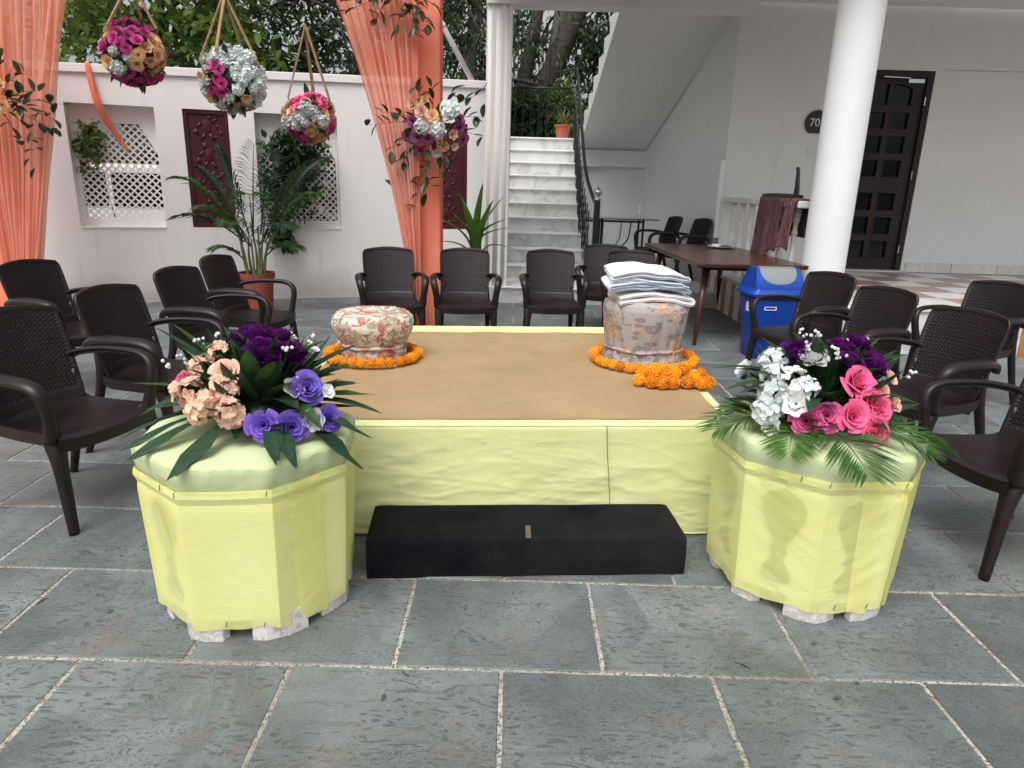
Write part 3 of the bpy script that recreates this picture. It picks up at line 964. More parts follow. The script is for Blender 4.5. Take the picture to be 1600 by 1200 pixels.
# ============================================================ trees and planting
def leaf_cloud(name, mat, pos, size, parent, seed, droop=.5, loc=None, shape=.42, kind=None):
    """one mesh of many small pointed leaves"""
    r = np.random.default_rng(seed)
    n = len(pos)
    th = r.uniform(0, 2 * np.pi, n)
    el = r.normal(-droop, .55, n)
    d = np.stack([np.cos(th) * np.cos(el), np.sin(th) * np.cos(el), np.sin(el)], 1)
    up = np.array([0, 0, 1.0]) + r.normal(0, .55, (n, 3))
    sd = np.cross(d, up); sd /= np.linalg.norm(sd, axis=1)[:, None] + 1e-9
    nm = np.cross(sd, d)
    L = size * r.uniform(.6, 1.35, n)[:, None]
    W = L * shape
    fold = W * .25
    p0 = pos
    v = np.stack([p0, p0 + d * L * .35 + sd * W * .5 + nm * fold, p0 + d * L * .7 + sd * W * .36 + nm * fold * .6, p0 + d * L - nm * L * .08,
                  p0 + d * L * .7 - sd * W * .36 + nm * fold * .6, p0 + d * L * .35 - sd * W * .5 + nm * fold, p0 + d * L * .5], 1)
    base = (np.arange(n) * 7)[:, None]
    q1 = base + np.array([[0, 1, 2, 6]]); q2 = base + np.array([[0, 6, 4, 5]])
    t1 = base + np.array([[6, 2, 3]]); t2 = base + np.array([[6, 3, 4]])
    me = bpy.data.meshes.new(name)
    me.vertices.add(n * 7)
    me.vertices.foreach_set('co', v.reshape(-1))
    quads = np.concatenate([q1, q2]); tris = np.concatenate([t1, t2])
    loops = np.concatenate([quads.reshape(-1), tris.reshape(-1)])
    me.loops.add(len(loops))
    me.loops.foreach_set('vertex_index', loops)
    npoly = len(quads) + len(tris)
    me.polygons.add(npoly)
    starts = np.concatenate([np.arange(len(quads)) * 4, len(quads) * 4 + np.arange(len(tris)) * 3])
    me.polygons.foreach_set('loop_start', starts)
    me.materials.append(mat)
    me.update(calc_edges=True)
    o = link(name, me, parent, loc)
    return o

def clumps(centre, rad, ncl, per, cr, seed, zmin=None):
    r = np.random.default_rng(seed)
    c = r.normal(0, 1, (ncl, 3))
    c /= np.linalg.norm(c, axis=1)[:, None]
    c *= r.uniform(.35, 1.0, ncl)[:, None] ** .6
    c = np.array(centre) + c * np.array(rad)
    if zmin is not None:
        c[:, 2] = np.maximum(c[:, 2], zmin + r.uniform(0, .3, ncl))
    k = r.uniform(.5, 1.5, ncl)
    pts = []
    for i in range(ncl):
        m = int(per * k[i])
        pts.append(c[i] + r.normal(0, 1, (m, 3)) * cr * k[i] * np.array([1, 1, .75]))
    return np.concatenate(pts), c

def tree(name, label, base, trunk_pts, trunk_r, crowns, bark, seed, limbs=14, limb_r=.05, group='trees beyond the courtyard wall'):
    t = thing(name, label, 'tree', base, 0, group)
    b = MB()
    tp = catmull(trunk_pts, 5)
    b.tube(tp, trunk_r, 10)
    tr = b.build('trunk', bark, t, smooth=True)
    allc = []
    for ci_, (c, rad, ncl, per, cr, size, mat, droop, shape) in enumerate(crowns):
        p, cc = clumps(c, rad, ncl, per, cr, seed + ci_)
        leaf_cloud('crown', mat, p, size, t, seed + ci_ + 50, droop, shape=shape)
        allc += [Vector(q) for q in cc]
    rr = random.Random(seed)
    rr.shuffle(allc)
    for q in allc[:limbs]:
        a = tp[rr.randrange(len(tp) // 2, len(tp))]
        mid = a.lerp(q, .5) + Vector((rr.uniform(-.3, .3), rr.uniform(-.3, .3), rr.uniform(0, .4)))
        MB().tube(catmull([a, mid, q], 4), [limb_r, limb_r * .6, limb_r * .25], 6).build('limb', bark, t, smooth=True)
    return t

tree('broadleaf_tree', 'light green broadleaf tree behind the wall beside the left drape', (-5.6, 11.6, 0), [(0, 0, 0), (.1, .1, 1.5), (-.1, .1, 2.8), (.2, 0, 4.4)], [.16, .13, .10, .06],
     [((.1, -.2, 3.75), (1.9, 1.1, 1.35), 54, 56, .21, .17, M['tree_light'], .35, .55), ((.3, 1.3, 4.0), (2.6, .8, 1.7), 34, 60, .26, .20, M['tree_dark'], .35, .55)], M['bark'], 11)
tree('fine_leaved_tree', 'dark fine leaved tree with wiry branches above the hanging flower balls', (-2.6, 12.6, 0), [(0, 0, 0), (.2, 0, 1.6), (-.1, .1, 3.0), (.3, .2, 5.0)], [.18, .14, .11, .06],
     [((.1, 0, 3.9), (2.1, 1.0, 1.25), 50, 90, .19, .11, M['tree_deep'], .5, .40), ((.2, 1.4, 4.4), (2.6, 1.0, 1.3), 20, 55, .25, .14, M['tree_dark'], .5, .45)], M['bark'], 21, 26, .045)
tree('tall_leafy_tree', 'tall leafy tree showing between the peach drape and the white post', (-.95, 12.4, 0), [(0, 0, 0), (-.15, 0, 2.0), (.1, .1, 3.4), (.3, .3, 5.2)], [.15, .13, .11, .06],
     [((0, .1, 3.6), (1.0, .9, 1.25), 40, 72, .18, .12, M['tree_dark'], .9, .3), ((-.1, 1.0, 4.4), (1.6, .9, 1.2), 16, 55, .22, .13, M['tree_deep'], .8, .35)], M['bark'], 31, 14, .04)
# banyan behind the stair landing
ban = tree('banyan_tree', 'grey trunked banyan with hanging aerial roots behind the marble stairs', (.35, 15.4, 0), [(-.1, 0, 0), (-.05, 0, 2.0), (.05, 0, 2.9), (.5, -.1, 4.2), (1.1, -.2, 5.6)], [.34, .30, .26, .21, .16],
     [((-.1, .9, 5.1), (2.0, 1.0, 1.2), 26, 55, .22, .16, M['tree_dark'], .5, .5), ((1.25, -.3, 3.6), (.55, .6, 1.3), 26, 65, .18, .14, M['tree_deep'], .8, .45), ((-.75, -.1, 3.0), (.45, .5, .7), 16, 60, .18, .14, M['tree_deep'], .8, .45), ((.2, 2.0, 3.0), (2.2, .6, 1.1), 13, 55, .25, .17, M['tree_dark'], .5, .5)], M['bark'], 41, 10, .05)
MB().tube(catmull([(.02, .05, 2.5), (.25, .1, 3.5), (.42, 0, 4.6), (.5, 0, 5.8)], 5), [.20, .18, .15, .12], 10).build('limb', M['bark_pale'], ban, smooth=True)
MB().tube(catmull([(-.25, .1, 2.0), (-.28, .1, 3.4), (-.1, 0, 4.4), (.05, 0, 5.6)], 5), [.17, .15, .13, .10], 10).build('limb', M['bark'], ban, smooth=True)
MB().tube(catmull([(.1, -.1, 2.2), (.75, -.2, 3.7), (1.25, -.3, 4.6)], 5), [.05, .05, .045], 8).build('limb', M['bark_pale'], ban, smooth=True)
rr = random.Random(5)
for k in range(26):
    x = rr.uniform(-.5, 1.3); y = rr.uniform(-.5, .4)
    z1 = rr.uniform(3.4, 5.0); z0 = rr.uniform(1.6, 3.0)
    MB().tube(catmull([(x, y, z1), (x + rr.uniform(-.05, .05), y, (z0 + z1) / 2), (x + rr.uniform(-.08, .08), y, z0)], 4), [.014, .010, .006], 5).build('aerial_root', M['bark'], ban)
# far green mass closing the view between the trunks
p, _ = clumps((-2.5, 21, 1.4), (10.5, 1.5, 2.6), 130, 80, .42, 77)
fo = leaf_cloud('far_trees', M['tree_dark'], p, .30, None, 78, .4, shape=.5)
tag(fo, 'distant mass of green trees seen through the gaps', 'trees', kind='stuff')

def bush(name, label, loc, rad, ncl, per, cr, size, mat, seed, shape=.4, droop=.2, group=None):
    t = thing(name, label, 'plant', loc, 0, group)
    p, cc = clumps((0, 0, rad[2] * .95), rad, ncl, per, cr, seed)
    p[:, 2] = np.maximum(p[:, 2], .03)
    leaf_cloud('foliage', mat, p, size, t, seed, droop, shape=shape)
    b = MB()
    for q in cc[:7]:
        b.tube([(q[0] * .15, q[1] * .15, 0), (q[0] * .6, q[1] * .6, q[2] * .6), tuple(q)], [.012, .009, .005], 5)
    b.build('stems', M['bark'], t, smooth=True)
    return t
bush('leafy_shrub', 'dark leafy shrub crowding the top of the marble stairs', (.05, 13.6, 2.175), (.42, .25, .42), 30, 60, .11, .15, M['tree_deep'], 61, .34)
bush('leafy_shrub', 'small yellow-green shrub right of the pot above the stairs', (.80, 13.75, 2.175), (.28, .2, .55), 24, 45, .10, .10, M['tree_light'], 62, .4)
bush('leafy_shrub', 'tangled dark shrub behind the landing railing', (.45, 14.3, 1.7), (.8, .3, .8), 50, 60, .16, .14, M['tree_dark'], 63, .4)
bank = MB().box((.45, 15.6, 1.05), (3.4, 4.0, 2.2)).build('raised_bed', M['earth'])
tag(bank, 'raised earth bank behind the stair landing', 'ground', kind='structure')

# ============================================================ chairs
def chair_proto():
    t = thing('armchair', 'x', 'chair', (0, 0, 0))
    def hw(tt):
        w = .208 + .022 * math.sin(PI * min(tt, 1) * .62)
        if tt > .90:
            q = (tt - .90) / .10
            w -= .020 * q * q
        return w
    def bz(s, tt):
        return .395 + .478 * tt - .022 * s * s * tt * tt
    def by(s, tt):
        return .150 + .135 * tt ** 1.15 - .042 * s * s + .006 * math.sin(PI * tt)
    NC, NR = 20, 44
    def weave(s, tt):
        if tt < .16 or tt > .962 or abs(s) > .94:
            return 0.0
        e = min((tt - .16) / .02, (.962 - tt) / .015, (.94 - abs(s)) / .03, 1.0)
        v = (tt - .16) / .80 * NR
        r_ = int(v)
        u = (s + 1) / 2 * NC + .5 * (r_ % 2)
        h = abs(math.sin(PI * u)) ** .6 * abs(math.sin(PI * v)) ** .6
        return -e * (.0085 * (1 - h))
    def front(u, v):
        s = 2 * u - 1
        return (s * hw(v), by(s, v) - .010 - weave(s, v), bz(s, v))
    def back(u, v):
        s = 2 * u - 1
        return (s * hw(v), by(s, v) + .010 + weave(s, v), bz(s, v))
    MB().slab(front, back, 100, 132).build('backrest', M['plastic'], t, smooth=True, fix=False)
    # seat
    def st(u, v):
        s = 2 * u - 1
        w = .222 + .026 * v
        y = .175 - v * .435 - .028 * (1 - s * s) * v
        z = .418 - .022 * math.sin(PI * min(1, v * 1.05)) * (1 - .7 * s * s) + .012 * s ** 4 - max(0, (v - .88) / .12) ** 2 * .016 + .03 * max(0, .18 - v) / .18
        return (s * w, y, z)
    def sb(u, v):
        x, y, z = st(u, v)
        s = 2 * u - 1
        d = .022 + .032 * max(abs(s) ** 6, max(0, (v - .8) / .2) ** 2)
        return (x * .985, y + .004 * v, z - d)
    MB().slab(st, sb, 22, 22).build('seat', M['plastic'], t, auto=50)
    for sg in (-1, 1):
        path = catmull([(sg * .205, .215, .585), (sg * .235, .17, .628), (sg * .270, .06, .648), (sg * .284, -.07, .652), (sg * .286, -.17, .646), (sg * .281, -.228, .618), (sg * .270, -.245, .565), (sg * .257, -.238, .49), (sg * .247, -.222, .405)], 4)
        MB().tube(path, [(.034, .016), (.034, .016), (.034, .017), (.033, .017), (.032, .018), (.031, .020), (.029, .021), (.028, .021), (.036, .027)], 10, side=(1, 0, 0)).build('armrest', M['plastic'], t, smooth=True)
    for sg in (-1, 1):
        MB().tube(catmull([(sg * .222, -.195, .415), (sg * .236, -.222, .36), (sg * .243, -.238, .28), (sg * .250, -.256, .12), (sg * .256, -.270, 0)], 3), [(.050, .034), (.040, .030), (.030, .025), (.025, .021), (.021, .018)], 10, side=(1, 0, 0)).build('leg', M['plastic'], t, smooth=True)
        MB().tube(catmull([(sg * .205, .165, .56), (sg * .206, .160, .43), (sg * .214, .195, .28), (sg * .222, .245, .12), (sg * .228, .285, 0)], 3), [(.012, .022), (.026, .026), (.024, .023), (.021, .020), (.018, .017)], 10, side=(1, 0, 0)).build('leg', M['plastic'], t, smooth=True)
    return t
chair = chair_proto()
chairs = [
    # x, y, z, facing angle, label, group
    (-1.985, 2.90, 0, 73, 'dark brown armchair nearest the left flower pedestal, foremost of the left row'),
    (-1.945, 3.63, 0, 79, 'dark brown armchair second in the left row, behind the foremost one'),
    (-1.985, 4.50, 0, 80, 'dark brown armchair third in the left row, in front of the potted palm chair'),
    (-2.045, 5.28, 0, 83, 'dark brown armchair at the far end of the left row beside the palm pot'),
    (-3.06, 4.63, 0, 76, 'dark brown armchair standing alone behind the left row, against the left peach drape'),
    (-1.10, 6.14, 0, 15, 'dark brown armchair behind the small cream floral stool, left of the back row'),
    (-.445, 6.24, 0, 6, 'dark brown armchair in the middle of the back row before the peach pole'),
    (.345, 6.36, 0, 4, 'dark brown armchair of the back row in front of the marble stairs'),
    (.93, 7.15, 0, -6, 'dark brown armchair farther back by the stair foot, half hidden by the back row'),
    (1.10, 6.52, 0, -4, 'dark brown armchair hidden behind the stack of folded towels'),
    (2.02, 10.02, .207, -78, 'black looking armchair under the stairs beside the glass table'),
    (2.30, 9.55, .207, -74, 'black looking armchair against the white side wall behind the wooden table'),
    (2.20, 5.22, 0, -66, 'dark brown armchair in front of the blue dustbin, far end of the right row'),
    (2.21, 4.42, 0, -68, 'dark brown armchair second from the dustbin in the right row'),
    (2.235, 3.62, 0, -70, 'dark brown armchair third from the dustbin in the right row'),
    (2.115, 2.715, 0, -82, 'dark brown armchair cut by the right picture edge beside the right flower pedestal'),
    (3.30, 4.92, 0, -66, 'dark brown armchair standing alone behind the right row near the verandah edge'),
]
for k, (x, y, z, a, lab) in enumerate(chairs):
    o = chair if k == 0 else copy_tree(chair)
    o.location = (x, y, z)
    o.rotation_euler = (0, 0, R(a))
    tag(o, lab, 'chair', 'brown woven-back plastic armchairs around the platform')

# ============================================================ platform, carpet, step
SH = .495
KS = 1.018
FL, FRc, BRc, BLc = Vector((-1.055, 2.600)), Vector((.965, 2.768)), Vector((.955, 4.865)), Vector((-1.075, 4.65))
stage = thing('platform', 'low square platform under pale yellow-green cloth with brown carpet top', 'platform', (0, 0, 0))
def cloth_side(a, b, name, seed, amp=.010):
    d = (b - a); L = d.length; d = d / L
    nrm = Vector((d.y, -d.x))
    nu, nv = int(L * 90), 60
    def fn(u, v):
        x = u * L
        low = (1 - v)
        q = fnoise(x * 2.6 + low * 1.6, v * 5.0 - x * 1.2, seed) * .8 + fnoise(x * 5.5 + v * 3.5, v * 9 - x * 3.0, seed + 3) * .28 + fnoise(x * 13, v * 16 + x * 7, seed + 8) * .10
        a1 = x * .8 + v * .35; a2 = v * .55 - x * .22
        rid = (abs(fnoise(a1 * 3.2, a2 * 15, seed + 20)) - .2) * .55 + (abs(fnoise(a1 * 4 + 5, (v * .5 + x * .3) * 17, seed + 31)) - .2) * .4
        a3 = x * .95 - v * .16; a4 = v * .5 + x * .10
        rid2 = max(0, .12 - abs(fnoise(a3 * 3.0 + 9, a4 * 26, seed + 40))) * 1.6
        off = amp * (q * .35 - rid * .35 + rid2) * (.12 + 1.2 * low) + .018 * low ** 2 + .012 * low * math.sin(x * 7 + seed)
        z = SH * v
        if v == 0:
            z += .004 + .010 * (1 + fnoise(x * 3, seed, 1))
        if v > .965:
            off -= .006 * ((v - .965) / .035) ** 2
        e = min(u, 1 - u) * L
        if e < .03:
            off -= .010 * (1 - e / .03) ** 2
        p = a + d * x + nrm * off
        return (p.x, p.y, z)
    return MB().grid(fn, nu, nv).build(name, M['skirt'], stage, smooth=True, fix=False)
cloth_side(FL, FRc, 'skirt_cloth', 1.3, .020)
MB().tube([tuple(FL.lerp(FRc, f_)) [:2] + (z_,) if False else (FL.lerp(FRc, f_).x, FL.lerp(FRc, f_).y - .012 - .010 * (1 - z_ / SH), z_) for f_, z_ in ((.720, .500), (.724, .38), (.731, .26), (.737, .14))], .0014, 5).build('seam_thread', M['twig'], stage)
cloth_side(FRc, BRc, 'skirt_cloth', 4.7)
cloth_side(BRc, BLc, 'skirt_cloth', 8.1)
cloth_side(BLc, FL, 'skirt_cloth', 12.9)
def quadfn(u, v, ins=(0, 0, 0, 0)):
    p = FL.lerp(FRc, u).lerp(BLc.lerp(BRc, u), v)
    return p
def topf(u, v):
    p = quadfn(u, v)
    return (p.x, p.y, SH - .001 + .0016 * fnoise(p.x * 7, p.y * 7, 3))
MB().grid(topf, 60, 60).build('top_cloth', M['skirt'], stage, smooth=True)
MB().prism([tuple(quadfn(.01, .01)), tuple(quadfn(.99, .01)), tuple(quadfn(.99, .99)), tuple(quadfn(.01, .99))], 'z', .02, SH - .02).build('platform_frame', M['slat_wood'], stage)
def carp(u, v):
    uu = .030 + u * .948
    wob = .004 * fnoise(u * 9, 2.2, 1) + (.010 * fnoise(u * 6.5, .2, 5) if v > .98 else 0)
    vv = .036 + v * .850 + wob * (1 if v > .9 else .25)
    if u < .02 or u > .98:
        uu += .003 * fnoise(v * 9, 6, 2)
    p = quadfn(uu, vv)
    z = SH + .006 + .0012 * fnoise(p.x * 4, p.y * 4, 6)
    if v > .985:
        z += .006 * max(0, fnoise(u * 8, 1, 9))
    return (p.x, p.y, z)
def carpb(u, v):
    x, y, z = carp(u, v)
    return (x, y, SH + .0015)
MB().slab(carp, carpb, 80, 80).build('carpet', M['carpet'], stage, auto=50)

stp = thing('step_box', 'black felt covered step box in front of the platform', 'step', (.070, 2.505, 0), math.atan2(.09, 1.22))
b = MB()
def stepbox(L, D, Hh, r=.012):
    prof = [(-D, 0), (-D - .004, Hh * .5), (-D + .002, Hh - r), (-D + r * .4, Hh - r * .3), (-D + r, Hh), (-D * .5, Hh + .002), (0, Hh + .003), (D * .5, Hh + .002), (D - r, Hh), (D - r * .3, Hh - r * .3), (D, Hh - r), (D, 0)]
    n = 40
    def fn(u, v):
        k = v * (len(prof) - 1)
        i = min(int(k), len(prof) - 2); f = k - i
        y = prof[i][0] * (1 - f) + prof[i + 1][0] * f
        z = prof[i][1] * (1 - f) + prof[i + 1][1] * f
        x = (u - .5) * L
        y += .004 * fnoise(x * 5, z * 9, v * 3)
        e = min(u, 1 - u) * L
        if e < .012: z -= .004 * (1 - e / .012) ** 2 if z > .1 else 0
        return (x, y, z)
    return fn, prof
fn, prof = stepbox(1.225, .152, .160)
b.grid(fn, 60, 33)
for sx in (0.0, 1.0):
    vs = [fn(sx, j / 33) for j in range(34)]
    b.add(vs, [tuple(range(34))])
b.build('felt_cover', M['blackcarpet'], stp, auto=40)
MB().grid(lambda u, v: (-.012 + .020 * u + .006 * v, -.150 + .10 * v, .1638 + .001 * fnoise(u * 3, v * 5)), 4, 10).build('tape_strip', M['tape'], stp)

# ============================================================ stools, garlands, towels
def stool(name, label, loc, prof, mat, seed, pleat, band_z, band_r):
    t = thing(name, label, 'stool', loc)
    def fn(r, z, th):
        k = pleat * (fnoise(math.cos(th) * 2.4, math.sin(th) * 2.4, z * 3 + seed) + .6 * fnoise(math.cos(th) * 6, math.sin(th) * 6, z * 5 + seed) + .5 * math.sin(th * 11 + 3 * fnoise(th, z * 4, seed)) * max(0, 1 - abs(z - band_z) / .13))
        k += pleat * .45 * math.sin(th * 19 + 4 * fnoise(math.cos(th) * 2, math.sin(th) * 2, seed)) * max(0, min(1, (.30 - z) / .12)) * (1 if r > .1 else 0)
        return r + (k if r > .03 else 0), z + .006 * fnoise(math.cos(th) * r * 18, math.sin(th) * r * 18, seed) * (1 if z > prof[-3][1] - .02 else .2)
    pp = []
    for i in range(len(prof) - 1):
        for q in range(4):
            f = q / 4
            pp.append((prof[i][0] * (1 - f) + prof[i + 1][0] * f, prof[i][1] * (1 - f) + prof[i + 1][1] * f))
    pp.append(prof[-1])
    b = MB().lathe(pp, 96, (0, 0, 0), True, fn)
    b.build('cover', mat, t, smooth=True)
    ring = [((band_r + .004) * math.cos(2 * PI * q / 48) , (band_r + .004) * math.sin(2 * PI * q / 48), band_z + .004 * math.sin(q * .7)) for q in range(49)]
    MB().tube(ring, [(.009, .005)] * 49, 6, cap=False).build('tie_band', mat, t, smooth=True)
    return t
stool('floral_stool', 'small squat stool in cream red floral cloth inside a marigold ring', (-.755 * KS, 3.66 * KS, SH + .008), [(.172, 0), (.172, .02), (.176, .05), (.168, .085), (.188, .12), (.212, .165), (.220, .20), (.214, .235), (.195, .258), (.15, .266), (.08, .258), (.02, .250)], M['floral1'], 3.1, .008, .088, .176)
stool('floral_stool', 'tall grey floral covered stool carrying the folded towels', (.722 * KS, 3.765 * KS, SH + .008), [(.224, 0), (.222, .03), (.214, .07), (.207, .10), (.214, .15), (.226, .21), (.236, .27), (.240, .315), (.232, .342), (.205, .358), (.12, .364), (.02, .362)], M['floral2'], 9.4, .012, .092, .214)

def pompon_mesh(seed):
    rr = random.Random(seed)
    b = MB()
    b.lathe([(.002, -.0235), (.0165, -.0165), (.0235, 0), (.0165, .0165), (.002, .0235)], 12)
    n = 300
    for k in range(n):
        z = 1 - 2 * (k + .5) / n
        th = k * 2.39996 + rr.uniform(-.15, .15)
        r_ = math.sqrt(max(0, 1 - z * z))
        d = Vector((r_ * math.cos(th), r_ * math.sin(th), z))
        a = d.orthogonal().normalized()
        a.rotate(Matrix.Rotation(rr.uniform(0, 6.28), 3, d))
        c_ = d.cross(a)
        p = d * .021
        L = rr.uniform(.0055, .0085); w = rr.uniform(.0026, .0038)
        tip = p + d * L + a * rr.uniform(-.002, .002)
        b.add([p - a * w * .5, p + a * w * .5, tip + a * w + c_ * .002, tip - a * w + c_ * .002 + d * .002], [(0, 1, 2, 3)])
    return b.mesh('marigold', M['f_marigold'])
poms = [pompon_mesh(k) for k in range(4)]
def garland(label, pts, scales=None):
    pts = [(p[0] * KS, p[1] * KS, p[2]) for p in pts]
    t = thing('marigold_garland', label, 'garland', (pts[0][0], pts[0][1], SH + .008))
    o0 = Vector((pts[0][0], pts[0][1], SH + .008))
    rr = random.Random(len(pts))
    for k, p in enumerate(pts):
        s = rr.uniform(.82, 1.0) * (scales or 1.0)
        o = link('marigold', poms[rr.randrange(4)], t, Vector((p[0], p[1], SH + .008 + p[2])) - o0, (rr.uniform(0, 6), rr.uniform(0, 6), rr.uniform(0, 6)), s)
    MB().tube([Vector((p[0], p[1], SH + .008 + p[2])) - o0 for p in pts], .002, 4).build('string', M['twig'], t)
    return t
def ring_pts(cx, cy, rx, ry, n, z=.032, j=.006, a0=0.0, arc=2 * PI):
    rr = random.Random(n)
    return [(cx + rx * math.cos(a0 + arc * k / n) + rr.uniform(-j, j), cy + ry * math.sin(a0 + arc * k / n) + rr.uniform(-j, j), z + rr.uniform(-.002, .004)) for k in range(n)]
garland('orange marigold garland ringed around the small cream floral stool', ring_pts(-.757, 3.645, .240, .232, 31))
garland('orange marigold garland ringed around the tall grey floral stool', ring_pts(.722, 3.725, .272, .262, 35))
rr = random.Random(4)
pile = [(.62, 3.245, .033), (.675, 3.215, .033), (.725, 3.205, .033), (.775, 3.215, .034), (.655, 3.29, .062), (.70, 3.262, .078), (.745, 3.25, .060), (.79, 3.245, .072), (.80, 3.30, .05), (.75, 3.315, .078), (.705, 3.325, .07), (.65, 3.34, .045), (.84, 3.285, .075), (.85, 3.225, .034), (.885, 3.27, .05), (.925, 3.285, .06), (.915, 3.22, .033), (.95, 3.225, .033)]
garland('loose bunch of orange marigolds heaped at the right platform edge', pile, 1.25)

def towel(label, loc, rz, w, d, h, layers, mat, seed, wav):
    """a folded cloth: one long sheet folded back and forth, rounded at the folds"""
    loc = (loc[0] * KS, loc[1] * KS, loc[2])
    t = thing('folded_towel', label, 'towel', loc, rz, 'folded towels stacked on the tall stool')
    th = h / layers
    path = []
    for k in range(layers):
        z = th * (k + .5)
        xs = np.linspace(-w / 2, w / 2, 18)
        if k % 2: xs = xs[::-1]
        path += [(x, z) for x in xs]
        if k < layers - 1:
            sx = 1 if k % 2 == 0 else -1
            for q in range(1, 5):
                a = -PI / 2 + PI * q / 5
                path.append((sx * (w / 2 + th * .5 * math.cos(a)), z + th * .5 + th * .5 * math.sin(a)))
    n = len(path)
    def tp(u, v):
        k = min(int(round(v * (n - 1))), n - 1)
        x, z = path[k]
        y = (u - .5) * d
        e = fnoise(x * 5 + seed, y * 3, z * 20)
        zz = z + wav * (fnoise(x * 4 + seed, y * 2.5, seed) + .35 * fnoise(x * 11, y * 6, seed + z * 30)) - .020 * (abs(2 * x / w) ** 3)
        return (x + .006 * e, y + .010 * fnoise(x * 3, z * 30, seed), zz)
    def off(u, v, s):
        k = min(int(round(v * (n - 1))), n - 1)
        a = Vector(tp(u, max(0, (k - 1) / (n - 1)))); b_ = Vector(tp(u, min(1, (k + 1) / (n - 1)))); c_ = Vector(tp(u, v))
        d_ = (b_ - a); nn = Vector((-d_.z, 0, d_.x)).normalized()
        return tuple(c_ + nn * s * th * .40)
    MB().slab(lambda u, v: off(u, v, 1), lambda u, v: off(u, v, -1), 14, n - 1).build('cloth', mat, t, auto=60)
    for uu in (0.0,):
        MB().tube([Vector(tp(uu, k / (n - 1))) + Vector((0, -.003, 0)) for k in range(n)], .0024, 5).build('hem', M['towel_edge'] if mat is M['towel'] else mat, t, smooth=True)
    return t
TZ = SH + .008 + .364
towel('plain white folded cloth at the bottom of the towel stack', (.725, 3.74, TZ + .002), .10, .385, .30, .052, 2, M['towel_plain'], 1.0, .022)
towel('pale blue folded towel second from the bottom of the stack', (.700, 3.74, TZ + .056), .04, .41, .31, .042, 3, M['towel'], 2.7, .030)
towel('pale blue folded towel third from the bottom of the stack', (.690, 3.74, TZ + .098), -.03, .37, .30, .034, 2, M['towel'], 5.1, .028)
towel('pale blue folded towel on top of the stack', (.695, 3.745, TZ + .131), .05, .39, .30, .036, 2, M['towel'], 7.9, .030)

